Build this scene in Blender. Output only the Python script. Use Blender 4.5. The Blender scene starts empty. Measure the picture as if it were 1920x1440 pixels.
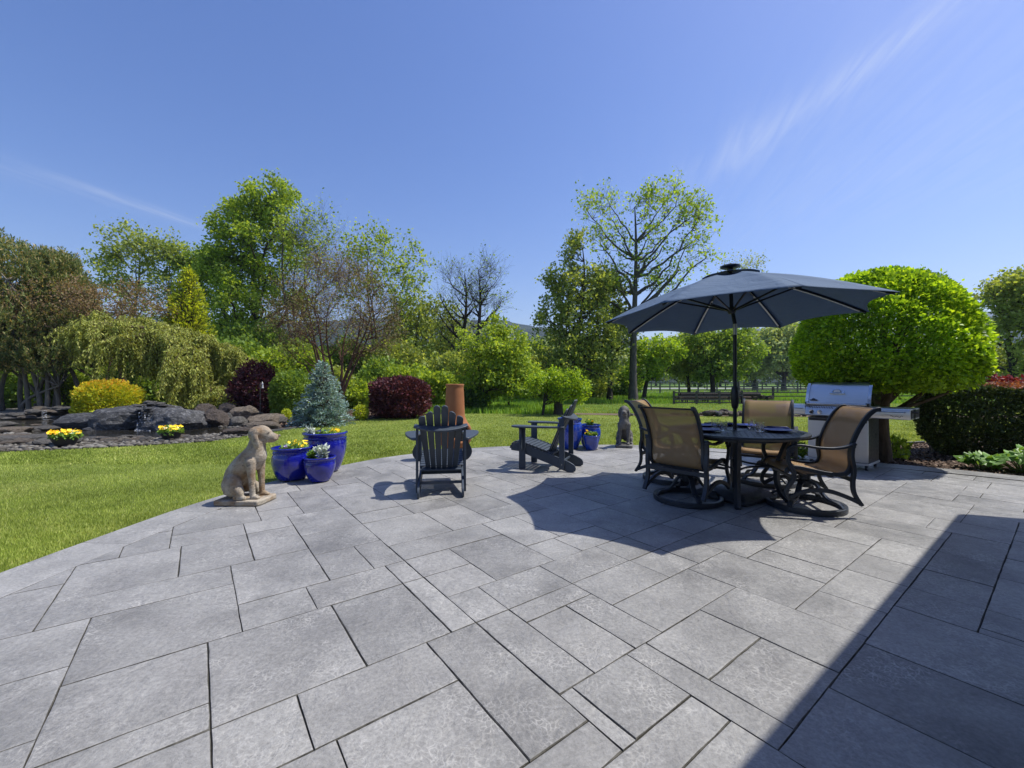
import bpy, math, random
import numpy as np
from mathutils import Vector, Matrix, noise

random.seed(7)
sc = bpy.context.scene
COL = sc.collection
R = math.radians

# ------------------------------------------------------------------ camera, sky, sun, exposure
FPX, HOR, EYE = 786.0, 716.0, 1.25          # focal length in photo pixels (1920 wide), horizon row, eye height
cam_d = bpy.data.cameras.new('camera')
cam = bpy.data.objects.new('camera', cam_d)
COL.objects.link(cam)
cam.location = (0, 0, EYE)
cam.rotation_euler = (R(90), 0, 0)
cam_d.sensor_width = 36
cam_d.lens = FPX / 1920 * 36
cam_d.shift_y = -4 / 1920
cam_d.clip_start = .05
cam_d.clip_end = 9000
sc.camera = cam

SUN = Vector((.58, .10, 1.0)).normalized()   # towards the sun
elev = math.asin(SUN.z)
azim = math.atan2(SUN.x, SUN.y)
world = bpy.data.worlds.new('World')
sc.world = world
world.use_nodes = True
wn, wl = world.node_tree.nodes, world.node_tree.links
wn.clear()
sky = wn.new('ShaderNodeTexSky')
sky.sky_type = 'NISHITA'
sky.sun_disc = False
sky.sun_elevation = elev
sky.sun_rotation = azim
sky.altitude = 100
sky.air_density = 1.15
sky.dust_density = .9
sky.ozone_density = 3.0
bg = wn.new('ShaderNodeBackground')
bg.inputs['Strength'].default_value = .098
wo = wn.new('ShaderNodeOutputWorld')
tc = wn.new('ShaderNodeTexCoord')
# thin cirrus drawn out along one wind direction on a cloud plane: direction / height
sep = wn.new('ShaderNodeSeparateXYZ'); wl.new(tc.outputs['Generated'], sep.inputs[0])
mz = wn.new('ShaderNodeMath'); mz.operation = 'MAXIMUM'; mz.inputs[1].default_value = .06
wl.new(sep.outputs['Z'], mz.inputs[0])
dv = wn.new('ShaderNodeVectorMath'); dv.operation = 'DIVIDE'
cz = wn.new('ShaderNodeCombineXYZ')
for k in range(3): wl.new(mz.outputs[0], cz.inputs[k])
wl.new(tc.outputs['Generated'], dv.inputs[0]); wl.new(cz.outputs[0], dv.inputs[1])
sp2 = wn.new('ShaderNodeSeparateXYZ'); wl.new(dv.outputs[0], sp2.inputs[0])
def wm(op, a, b=0.0):
    o = wn.new('ShaderNodeMath'); o.operation = op
    for k, q in enumerate((a, b)):
        if isinstance(q, (int, float)): o.inputs[k].default_value = q
        else: wl.new(q, o.inputs[k])
    return o.outputs[0]
mp = wn.new('ShaderNodeMapping'); mp.vector_type = 'TEXTURE'
mp.inputs['Rotation'].default_value = (0, 0, R(-14)); mp.inputs['Scale'].default_value = (.10, .9, 1)
wl.new(dv.outputs[0], mp.inputs['Vector'])
nz2 = wn.new('ShaderNodeTexNoise'); nz2.inputs['Scale'].default_value = 1.6
nz2.inputs['Detail'].default_value = 9; nz2.inputs['Roughness'].default_value = .6; nz2.inputs['Distortion'].default_value = .9
wl.new(mp.outputs[0], nz2.inputs['Vector'])
cr2 = wn.new('ShaderNodeMapRange'); cr2.inputs['From Min'].default_value = .30; cr2.inputs['From Max'].default_value = .75
wl.new(nz2.outputs['Fac'], cr2.inputs['Value'])
def band(x0, y0, k, w, yc, yw, amp):
    """drawn-out streak of cirrus on the cloud plane"""
    u = wm('DIVIDE', wm('SUBTRACT', sp2.outputs['X'], wm('ADD', x0, wm('MULTIPLY', wm('SUBTRACT', sp2.outputs['Y'], y0), k))), w)
    v = wm('DIVIDE', wm('SUBTRACT', sp2.outputs['Y'], yc), yw)
    return wm('MULTIPLY', wm('EXPONENT', wm('MULTIPLY', wm('ADD', wm('MULTIPLY', u, u), wm('MULTIPLY', v, v)), -1.0)), amp)
tot = None
for b_ in ((1.10, 1.40, -.23, .075, 1.25, .42, .40), (1.02, 1.7, -.2, .16, 1.75, .35, .26), (2.0, 1.6, -.25, .9, 1.6, 1.4, .20), (-2.12, 2.35, .30, .07, 2.45, .35, .26), (-2.35, 2.0, .33, .16, 2.0, .45, .18), (.9, -1.6, .2, .3, -1.5, .6, .4), (-1.6, -.6, .15, .25, -.6, .7, .35)):
    q_ = band(*b_); tot = q_ if tot is None else wm('ADD', tot, q_)
mul2 = wn.new('ShaderNodeMath'); mul2.operation = 'MULTIPLY'
wl.new(tot, mul2.inputs[0]); wl.new(cr2.outputs[0], mul2.inputs[1])
hsv = wn.new('ShaderNodeHueSaturation'); hsv.inputs['Saturation'].default_value = 1.25
hsv.inputs['Hue'].default_value = .512
wl.new(sky.outputs[0], hsv.inputs['Color'])
mx = wn.new('ShaderNodeMix'); mx.data_type = 'RGBA'
mx.inputs[7].default_value = (4.6, 4.9, 5.6, 1)
tint = wn.new('ShaderNodeMix'); tint.data_type = 'RGBA'; tint.blend_type = 'MULTIPLY'; tint.inputs[0].default_value = 1
tint.inputs[7].default_value = (1.0, .92, .95, 1); wl.new(hsv.outputs[0], tint.inputs[6])
wl.new(mul2.outputs[0], mx.inputs[0]); wl.new(tint.outputs[2], mx.inputs[6])
wl.new(mx.outputs[2], bg.inputs['Color']); wl.new(bg.outputs[0], wo.inputs['Surface'])

sun_d = bpy.data.lights.new('sun', 'SUN')
sun_d.energy = 3.3
sun_d.angle = R(.53)
sun_d.color = (1, .955, .88)
sun = bpy.data.objects.new('sun', sun_d)
COL.objects.link(sun)
sun.rotation_euler = SUN.to_track_quat('Z', 'Y').to_euler()
sun.location = (6, 2, 20)

sc.view_settings.view_transform = 'Standard'
sc.view_settings.look = 'None'
sc.view_settings.gamma = 1
sc.view_settings.use_curve_mapping = False
sc.view_settings.exposure = .82
sc.render.engine = 'CYCLES'
sc.cycles.use_denoising = True
sc.cycles.max_bounces = 8
sc.cycles.transparent_max_bounces = 16
sc.cycles.volume_bounces = 0
sc.cycles.caustics_reflective = False
sc.cycles.caustics_refractive = False

# ------------------------------------------------------------------ helpers
def G(px, py, z=0.0):
    """photo pixel on the level z -> world point"""
    d = (EYE - z) * FPX / (py - HOR)
    return Vector(((px - 960) / FPX * d, d, z))

def at(px, d): return (px - 960) / FPX * d
def zat(py, d): return EYE + (HOR - py) / FPX * d

def tag(o, label=None, cat=None, group=None, kind=None):
    if label: o['label'] = label
    if cat: o['category'] = cat
    if group: o['group'] = group
    if kind: o['kind'] = kind
    return o

def thing(name, label, cat, loc=(0, 0, 0), rz=0, group=None):
    o = bpy.data.objects.new(name, None)
    o.empty_display_size = .2
    COL.objects.link(o)
    o.location = loc
    o.rotation_euler = (0, 0, rz)
    return tag(o, label, cat, group)

def link_mesh(name, me, mat, parent=None, sharp=None):
    if mat is not None and len(me.materials) == 0: me.materials.append(mat)
    o = bpy.data.objects.new(name, me)
    COL.objects.link(o)
    if parent is not None: o.parent = parent
    return o

def np_mesh(name, V, F, rnd=None, smooth=False):
    """V (n,3) floats, F (m,k) ints, all faces with k corners"""
    V = np.asarray(V, dtype=np.float32); F = np.asarray(F, dtype=np.int32)
    me = bpy.data.meshes.new(name)
    m, k = F.shape
    me.vertices.add(len(V)); me.vertices.foreach_set('co', V.ravel())
    me.loops.add(m * k); me.loops.foreach_set('vertex_index', F.ravel())
    me.polygons.add(m)
    me.polygons.foreach_set('loop_start', np.arange(0, m * k, k, dtype=np.int32))
    me.polygons.foreach_set('loop_total', np.full(m, k, dtype=np.int32))
    if smooth: me.polygons.foreach_set('use_smooth', np.ones(m, dtype=bool))
    if rnd is not None:
        a = me.attributes.new('rnd', 'FLOAT', 'FACE')
        a.data.foreach_set('value', np.asarray(rnd, dtype=np.float32))
    me.update(calc_edges=True)
    return me

def copy_tree(o, parent=None):
    c = o.copy()
    COL.objects.link(c)
    if parent is not None: c.parent = parent
    for ch in o.children: copy_tree(ch, c)
    return c

def frames(P):
    P = [Vector(p) for p in P]
    n = len(P); T = []
    for i in range(n):
        t = P[min(i + 1, n - 1)] - P[max(i - 1, 0)]
        T.append(t.normalized() if t.length > 1e-9 else Vector((0, 0, 1)))
    up = Vector((0, 0, 1)) if abs(T[0].z) < .9 else Vector((1, 0, 0))
    u = (up - T[0] * up.dot(T[0])).normalized()
    out = []
    for i in range(n):
        u = (u - T[i] * u.dot(T[i]))
        u = u.normalized() if u.length > 1e-6 else T[i].orthogonal().normalized()
        out.append((P[i], T[i], u, T[i].cross(u)))
    return out

def spline(pts, n=6, closed=False):
    """Catmull-Rom through pts"""
    P = [np.array(p, float) for p in pts]; m = len(P); out = []
    rng = range(m) if closed else range(m - 1)
    for i in rng:
        if closed: a, b, c, d = P[(i - 1) % m], P[i], P[(i + 1) % m], P[(i + 2) % m]
        else: a, b, c, d = P[max(i - 1, 0)], P[i], P[i + 1], P[min(i + 2, m - 1)]
        for k in range(n):
            t = k / n
            out.append(.5 * ((2 * b) + (-a + c) * t + (2 * a - 5 * b + 4 * c - d) * t * t + (-a + 3 * b - 3 * c + d) * t ** 3))
    if not closed: out.append(P[-1])
    return [tuple(float(q) for q in p) for p in out]

class MB:
    def __init__(s): s.v, s.f = [], []
    def add(s, V, F):
        n = len(s.v)
        s.v += [tuple(p) for p in V]; s.f += [tuple(i + n for i in q) for q in F]
        return s
    def box(s, c, size, mat=None):
        x, y, z = size[0] / 2, size[1] / 2, size[2] / 2
        V = [Vector((a * x, b * y, d * z)) for d in (-1, 1) for b in (-1, 1) for a in (-1, 1)]
        if mat is not None: V = [mat @ p for p in V]
        V = [p + Vector(c) for p in V]
        return s.add(V, [(0, 2, 3, 1), (4, 5, 7, 6), (0, 1, 5, 4), (2, 6, 7, 3), (0, 4, 6, 2), (1, 3, 7, 5)])
    def prism(s, poly, axis, a0, a1):
        """poly in the two other axes (cyclic order), extruded along axis from a0 to a1"""
        def m(p, a):
            if axis == 'x': return (a, p[0], p[1])
            if axis == 'y': return (p[0], a, p[1])
            return (p[0], p[1], a)
        n = len(poly)
        V = [m(p, a0) for p in poly] + [m(p, a1) for p in poly]
        F = [tuple(range(n))[::-1], tuple(range(n, 2 * n))] + [(i, (i + 1) % n, n + (i + 1) % n, n + i) for i in range(n)]
        return s.add(V, F)
    def tube(s, P, r, sides=8, closed=False, rect=None, cap=True):
        """round tube, or a flat bar if rect=(half width along u, half width along v)"""
        fr = frames(P); n = len(fr); V = []; F = []
        if closed:
            fr = []
            for i in range(n):
                t = (Vector(P[(i + 1) % n]) - Vector(P[i - 1])).normalized()
                u = Vector((0, 0, 1)); u = (u - t * u.dot(t)).normalized()
                fr.append((Vector(P[i]), t, u, t.cross(u)))
        for i, (p, t, u, w) in enumerate(fr):
            q = r[i] if isinstance(r, (list, tuple)) else r
            if rect:
                a, b = rect
                for (e, g) in ((1, 1), (-1, 1), (-1, -1), (1, -1)): V.append(p + u * a * e * q + w * b * g * q)
            else:
                for k in range(sides):
                    an = 2 * math.pi * k / sides
                    V.append(p + (u * math.cos(an) + w * math.sin(an)) * q)
        m = 4 if rect else sides
        for i in range(n if closed else n - 1):
            j = (i + 1) % n
            for k in range(m):
                F.append((i * m + k, i * m + (k + 1) % m, j * m + (k + 1) % m, j * m + k))
        if cap and not closed:
            F.append(tuple(range(m))[::-1]); F.append(tuple((n - 1) * m + k for k in range(m)))
        return s.add(V, F)
    def lathe(s, prof, seg=32, c=(0, 0, 0), fn=None):
        V = []; F = []; n = len(prof)
        for i, (r, z) in enumerate(prof):
            for k in range(seg):
                a = 2 * math.pi * k / seg
                rr = r * (fn(a, z, i) if fn else 1)
                V.append((c[0] + rr * math.cos(a), c[1] + rr * math.sin(a), c[2] + z))
        for i in range(n - 1):
            for k in range(seg):
                F.append((i * seg + k, i * seg + (k + 1) % seg, (i + 1) * seg + (k + 1) % seg, (i + 1) * seg + k))
        if prof[0][0] > 1e-4: F.append(tuple(range(seg))[::-1])
        if prof[-1][0] > 1e-4: F.append(tuple((n - 1) * seg + k for k in range(seg)))
        return s.add(V, F)
    def ball(s, c, r, seg=14, rings=9):
        r = (r, r, r) if isinstance(r, (int, float)) else r
        V = [(c[0], c[1], c[2] - r[2])]
        for i in range(1, rings):
            t = -math.pi / 2 + math.pi * i / rings
            for k in range(seg):
                a = 2 * math.pi * k / seg
                V.append((c[0] + r[0] * math.cos(t) * math.cos(a), c[1] + r[1] * math.cos(t) * math.sin(a), c[2] + r[2] * math.sin(t)))
        V.append((c[0], c[1], c[2] + r[2])); F = []
        for k in range(seg): F.append((0, 1 + (k + 1) % seg, 1 + k))
        for i in range(rings - 2):
            for k in range(seg):
                a, b = 1 + i * seg + k, 1 + i * seg + (k + 1) % seg
                F.append((a, b, b + seg, a + seg))
        t = 1 + (rings - 2) * seg
        for k in range(seg): F.append((t + k, t + (k + 1) % seg, len(V) - 1))
        return s.add(V, F)
    def sheet(s, rows, thick=0, closed=False):
        """grid of points; rows[i][j]"""
        n, m = len(rows), len(rows[0])
        V = [Vector(p) for r_ in rows for p in r_]
        F = [(i * m + j, i * m + j + 1, (i + 1) * m + j + 1, (i + 1) * m + j) for i in range(n - 1) for j in range(m - 1)]
        return s.add(V, F)
    def mesh(s, name, smooth=R(35)):
        me = bpy.data.meshes.new(name)
        me.from_pydata(s.v, [], s.f)
        if smooth:
            me.polygons.foreach_set('use_smooth', [True] * len(me.polygons))
            me.set_sharp_from_angle(angle=smooth)
        me.update()
        return me
    def build(s, name, mat, parent=None, smooth=R(35), bevel=0, solid=0, sub=0):
        o = link_mesh(name, s.mesh(name, smooth), mat, parent)
        if sub:
            md = o.modifiers.new('sub', 'SUBSURF'); md.levels = md.render_levels = sub
        if solid:
            md = o.modifiers.new('solid', 'SOLIDIFY'); md.thickness = solid; md.offset = 0
        if bevel:
            md = o.modifiers.new('bevel', 'BEVEL'); md.width = bevel; md.segments = 2; md.limit_method = 'ANGLE'
            md.angle_limit = R(40)
        return o

def mirror(pts): return [(-p[0],) + tuple(p[1:]) for p in pts]

# ------------------------------------------------------------------ materials
MATS = {}
class NT:
    """small wrapper for building a node tree"""
    def __init__(s, name):
        s.m = bpy.data.materials.new(name); s.m.use_nodes = True
        s.t = s.m.node_tree; s.t.nodes.clear()
        s.out = s.n('OutputMaterial')
    def n(s, kind, **kw):
        o = s.t.nodes.new('ShaderNode' + kind)
        for k, v in kw.items(): setattr(o, k, v)
        return o
    def l(s, a, b): s.t.links.new(a, b)
    def coord(s, which='Object', scale=None, rot=None):
        c = s.n('TexCoord').outputs[which]
        if scale is not None or rot is not None:
            m = s.n('Mapping')
            if scale is not None: m.inputs['Scale'].default_value = scale
            if rot is not None: m.inputs['Rotation'].default_value = rot
            s.l(c, m.inputs[0]); c = m.outputs[0]
        return c
    def noise(s, co, scale, detail=4, rough=.55, dist=0):
        o = s.n('TexNoise'); o.inputs['Scale'].default_value = scale; o.inputs['Detail'].default_value = detail
        o.inputs['Roughness'].default_value = rough; o.inputs['Distortion'].default_value = dist
        s.l(co, o.inputs['Vector']); return o.outputs['Fac']
    def rng(s, val, a, b, c=0, d=1):
        o = s.n('MapRange'); s.l(val, o.inputs['Value'])
        for k, q in zip(('From Min', 'From Max', 'To Min', 'To Max'), (a, b, c, d)): o.inputs[k].default_value = q
        return o.outputs[0]
    def math(s, op, a, b):
        o = s.n('Math', operation=op)
        for k, q in enumerate((a, b)):
            if isinstance(q, (int, float)): o.inputs[k].default_value = q
            else: s.l(q, o.inputs[k])
        return o.outputs[0]
    def mix(s, fac, a, b, blend='MIX'):
        o = s.n('Mix', data_type='RGBA', blend_type=blend)
        for k, q in ((0, fac), (6, a), (7, b)):
            if isinstance(q, (int, float)): o.inputs[k].default_value = q
            elif isinstance(q, tuple): o.inputs[k].default_value = q + (1,)
            else: s.l(q, o.inputs[k])
        return o.outputs[2]
    def ramp(s, fac, stops):
        o = s.n('ValToRGB'); e = o.color_ramp.elements
        while len(e) < len(stops): e.new(.5)
        for q, (p, c) in zip(e, stops): q.position = p; q.color = c + (1,)
        s.l(fac, o.inputs[0]); return o.outputs[0]
    def bump(s, h, strength=.5, dist=.01, prev=None):
        o = s.n('Bump'); o.inputs['Strength'].default_value = strength; o.inputs['Distance'].default_value = dist
        s.l(h, o.inputs['Height'])
        if prev is not None: s.l(prev, o.inputs['Normal'])
        return o.outputs[0]
    def pbsdf(s, col, rough=.5, metal=0, normal=None, spec=.5, coat=0, **kw):
        o = s.n('BsdfPrincipled')
        for k, q in (('Base Color', col), ('Roughness', rough), ('Metallic', metal), ('Specular IOR Level', spec), ('Coat Weight', coat)):
            if isinstance(q, (int, float)): o.inputs[k].default_value = q
            elif isinstance(q, tuple): o.inputs[k].default_value = q + (1,)
            else: s.l(q, o.inputs[k])
        if normal is not None: s.l(normal, o.inputs['Normal'])
        for k, q in kw.items(): o.inputs[k.replace('_', ' ')].default_value = q
        return o.outputs[0]
    def done(s, sh, vol=False):
        s.l(sh, s.out.inputs['Volume' if vol else 'Surface']); return s.m

def simple(name, col, col2=None, scale=6, rough=.5, metal=0, bump=0, bscale=40, spec=.5, coat=0, stretch=None, rand=0):
    """two-tone noise material with fine relief"""
    if name in MATS: return MATS[name]
    t = NT(name); co = t.coord('Object', stretch)
    c2 = col2 or tuple(q * .75 for q in col)
    f = t.rng(t.noise(co, scale, 5, .6), .3, .7)
    c = t.mix(f, c2, col)
    if rand:
        oi = t.n('ObjectInfo').outputs['Random']
        c = t.mix(1, c, t.ramp(oi, [(0, (1 - rand,) * 3), (1, (1 + rand * .4,) * 3)]), 'MULTIPLY')
    nrm = t.bump(t.noise(co, bscale, 4, .6), bump, .01) if bump else None
    r = t.rng(t.noise(co, scale * 3, 3), .3, .7, max(0, rough - .08), min(1, rough + .1))
    MATS[name] = t.done(t.pbsdf(c, r, metal, nrm, spec, coat))
    return MATS[name]

def leafmat(name, cols, trans=.35, rough=.5, tcol=1.6, gain=1.75):
    """foliage: colour differs leaf by leaf, light passes through"""
    if name in MATS: return MATS[name]
    t = NT(name)
    at_ = t.n('Attribute', attribute_name='rnd').outputs['Fac']
    n = len(cols)
    c = t.ramp(at_, [(k / max(1, n - 1), tuple(w * gain for w in q)) for k, q in enumerate(cols)])
    big = t.rng(t.noise(t.coord('Object'), 1.1, 2), .3, .7, .8, 1.15)
    vm = t.n('VectorMath', operation='SCALE'); t.l(c, vm.inputs[0]); t.l(big, vm.inputs['Scale'])
    c = vm.outputs[0]
    p = t.pbsdf(c, rough, 0, None, .3)
    tr = t.n('BsdfTranslucent')
    tc_ = t.n('VectorMath', operation='MULTIPLY'); t.l(c, tc_.inputs[0]); tc_.inputs[1].default_value = (tcol * 1.15, tcol, tcol * .45)
    t.l(tc_.outputs[0], tr.inputs['Color'])
    ms = t.n('MixShader'); ms.inputs[0].default_value = trans
    t.l(p, ms.inputs[1]); t.l(tr.outputs[0], ms.inputs[2])
    MATS[name] = t.done(ms.outputs[0])
    return MATS[name]

# ------------------------------------------------------------------ ground, lawn, patio
def pip(P, poly):
    """points in polygon"""
    x, y = P[:, 0], P[:, 1]; ins = np.zeros(len(P), bool); n = len(poly); j = n - 1
    for i in range(n):
        xi, yi = poly[i][:2]; xj, yj = poly[j][:2]
        c = ((yi > y) != (yj > y)) & (x < (xj - xi) * (y - yi) / (yj - yi + 1e-12) + xi)
        ins ^= c; j = i
    return ins

def mat_grass_ground(name, a, b, c):
    t = NT(name); co = t.coord('Object')
    f1 = t.rng(t.noise(co, .6, 5, .65), .35, .65); f2 = t.rng(t.noise(co, 9, 5, .7), .25, .75)
    col = t.mix(f1, a, b); col = t.mix(t.math('MULTIPLY', f2, .55), col, c)
    nb = t.bump(t.noise(co, 60, 4, .7), .9, .03)
    return t.done(t.pbsdf(col, .85, 0, nb, .15))
m_lawn = mat_grass_ground('lawn_soil_and_turf', (.18, .235, .048), (.24, .30, .066), (.115, .15, .034))
m_meadow = mat_grass_ground('meadow_turf', (.085, .165, .02), (.14, .24, .03), (.055, .09, .016))

def sheet(name, poly, z, mat, label=None, cat=None, kind='structure', n=1):
    me = bpy.data.meshes.new(name)
    me.from_pydata([(p[0], p[1], z) for p in poly], [], [tuple(range(len(poly)))])
    me.update()
    o = link_mesh(name, me, mat)
    return tag(o, label, cat, None, kind)

ground = sheet('ground', [(-3900, -500), (3900, -500), (3900, 2600), (-3900, 2600)], -.06, m_meadow,
               'green meadow reaching from the garden to the wooded hills', 'ground')

LAWN = [(-15, -2), (-15, 7.0), (-12, 7.3), (-9.28, 7.6), (-7.6, 8.2), (-6.5, 8.9), (-6.15, 10), (-6.03, 11), (-5.7, 12.4), (-4.88, 14.2), (-3.7, 16),
        (-2.6, 16.9), (-1, 16.9), (3, 16.2), (5, 15.7), (8, 15.5), (14, 15), (30, 14), (30, -2)]
sheet('lawn', LAWN, -.03, m_lawn, 'mown lawn curving around the grey patio', 'lawn')

PATIO = spline([(-3.36, -1.5), (-3.36, 1), (-3.36, 2.75), (-3.34, 3.42), (-3.27, 4.29), (-3.04, 5.2), (-2.58, 6.25), (-1.9, 7.17), (-.8, 7.9), (0, 8.18),
                (1.2, 8.33), (2.33, 8.32), (3.7, 7.95), (4.85, 7.2), (5.65, 6.52), (6.4, 5.95), (7.1, 5.2), (7.8, 4.2), (8.4, 2), (8.5, -1.5)], 4)

# patio: stamped slabs laid on two directions u (towards the left) and v (towards the right)
TH = R(36.8)
Uv = np.array([-math.sin(TH), math.cos(TH)]); Vv = np.array([math.cos(TH), math.sin(TH)])
ORG = np.array(G(892.3, 1166.7)[:2])
CU, CV = .1575, .07

def offset_poly(poly, dist):
    out = []; n = len(poly)
    for i in range(n):
        a = np.array(poly[max(i - 1, 0)]); b = np.array(poly[min(i + 1, n - 1)])
        t = (b - a) / np.linalg.norm(b - a); out.append(tuple(np.array(poly[i]) + np.array([t[1], -t[0]]) * dist))
    return out
INNER = offset_poly(PATIO, .40)

def clip_convex(sub, clipper):
    """Sutherland-Hodgman; clipper runs clockwise"""
    out = sub; n = len(clipper)
    for i in range(n):
        a, b = clipper[i], clipper[(i + 1) % n]
        ex, ey = b[0] - a[0], b[1] - a[1]
        inp, out = out, []
        if not inp: break
        def side(p): return ex * (p[1] - a[1]) - ey * (p[0] - a[0])
        for k in range(len(inp)):
            p, q = inp[k - 1], inp[k]; sp, sq = side(p), side(q)
            if (sp <= 0) != (sq <= 0):
                t = sp / (sp - sq); out.append((p[0] + (q[0] - p[0]) * t, p[1] + (q[1] - p[1]) * t))
            if sq <= 0: out.append(q)
    return out

known = [(0, 4, -8, -2), (0, 4, -16, -8), (4, 6, -9, -2), (4, 6, -2, 0), (0, 4, -2, 0), (0, 2, 0, 3), (2, 4, 0, 5), (4, 6, 0, 5), (2, 6, 5, 12),
         (0, 2, 3, 10), (-1, 0, 3, 10), (-4, 0, 0, 3), (-4, -1, 3, 7), (-4, -1, 7, 10), (-2, 0, 10, 18), (0, 2, 10, 18), (2, 4, 12, 16), (2, 4, 16, 23),
         (0, 2, 18, 23), (-2, 0, 18, 23), (-4, -2, 10, 21), (-6, -2, 21, 28), (-6, -4, 8, 15), (-6, -4, 1, 6), (-6, -4, 6, 8), (-6, -4, 0, 1),
         (-8, -4, 15, 21), (-8, -6, 8, 15), (-8, -6, 21, 26), (-8, -6, 26, 33), (-6, -3, 28, 32), (-6, -3, 32, 34), (-8, -6, 33, 39), (-8, -6, 39, 46),
         (-12, -8, 13, 20), (-12, -8, 20, 28), (-10, -8, 28, 33), (-10, -8, 33, 39), (-10, -8, 39, 46), (-10, -8, 46, 55), (-13, -8, 6, 13), (-14, -10, 33, 42),
         (-4, 0, -4, 0), (-2, 0, -12, -4), (-5, -2, -11, -4), (4, 8, -21, -14), (8, 10, -26, -14), (10, 14, -26, -18), (10, 14, -18, -12),
         (6, 10, -14, -7), (4, 6, -14, -9), (6, 9, -7, -3), (6, 9, -3, 0), (9, 12, -7, 0), (14, 16, -19, -12), (1, 4, -23, -16), (0, 1, -20, -16),
         (6, 8, 0, 12), (8, 12, 0, 8), (8, 12, 8, 14), (12, 14, 0, 7)]
occ = {}
slabs = []
def place(r):
    cells = [(a, b) for a in range(r[0], r[1]) for b in range(r[2], r[3])]
    if any(c in occ for c in cells): return False
    for c in cells: occ[c] = 1
    slabs.append(r); return True
for r in known: place(r)
rs = random.Random(11)
def free(a, b, da, db): return all((x, y) not in occ for x in range(a, a + da) for y in range(b, b + db))
for a in range(-60, 62):
    for b in range(-50, 140):
        if (a, b) in occ: continue
        w = ORG + Uv * (a + 1) * CU + Vv * (b + 2) * CV
        if w[1] < .2 or w[1] > 8.9 or w[0] < -4.2 or w[0] > 9.5: continue
        L = 1
        while L < 13 and (a, b + L) not in occ: L += 1
        cand = [q for q in (5, 6, 7, 8, 9) if q <= L and (L - q == 0 or L - q >= 4)] or [L]
        dvv = rs.choice(cand); hs = [2, 4, 2, 4, 3] if a % 2 == 0 else [3, 1, 5]
        hs = rs.sample(hs, len(hs)) + [1]
        for du in hs:
            if free(a, b, du, dvv): place((a, a + du, b, b + dvv)); break
# join slivers to a neighbour that shares the whole edge
changed = True
while changed:
    changed = False
    for r in sorted(slabs, key=lambda r: (r[1] - r[0]) * (r[3] - r[2])):
        if r in known or ((r[1] - r[0]) >= 2 and (r[3] - r[2]) >= 4): continue
        best = None
        for q in slabs:
            if q is r: continue
            if q[:2] == r[:2] and (q[3] == r[2] or q[2] == r[3]): m = (r[0], r[1], min(q[2], r[2]), max(q[3], r[3]))
            elif q[2:] == r[2:] and (q[1] == r[0] or q[0] == r[1]): m = (min(q[0], r[0]), max(q[1], r[1]), r[2], r[3])
            else: continue
            if (m[1] - m[0]) > 6 or (m[3] - m[2]) > 12: continue
            if best is None or (m[1] - m[0]) * (m[3] - m[2]) < best[1]: best = ((m, q), (m[1] - m[0]) * (m[3] - m[2]))
        if best:
            m, q = best[0]; slabs.remove(r); slabs.remove(q); slabs.append(m); changed = True; break

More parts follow.
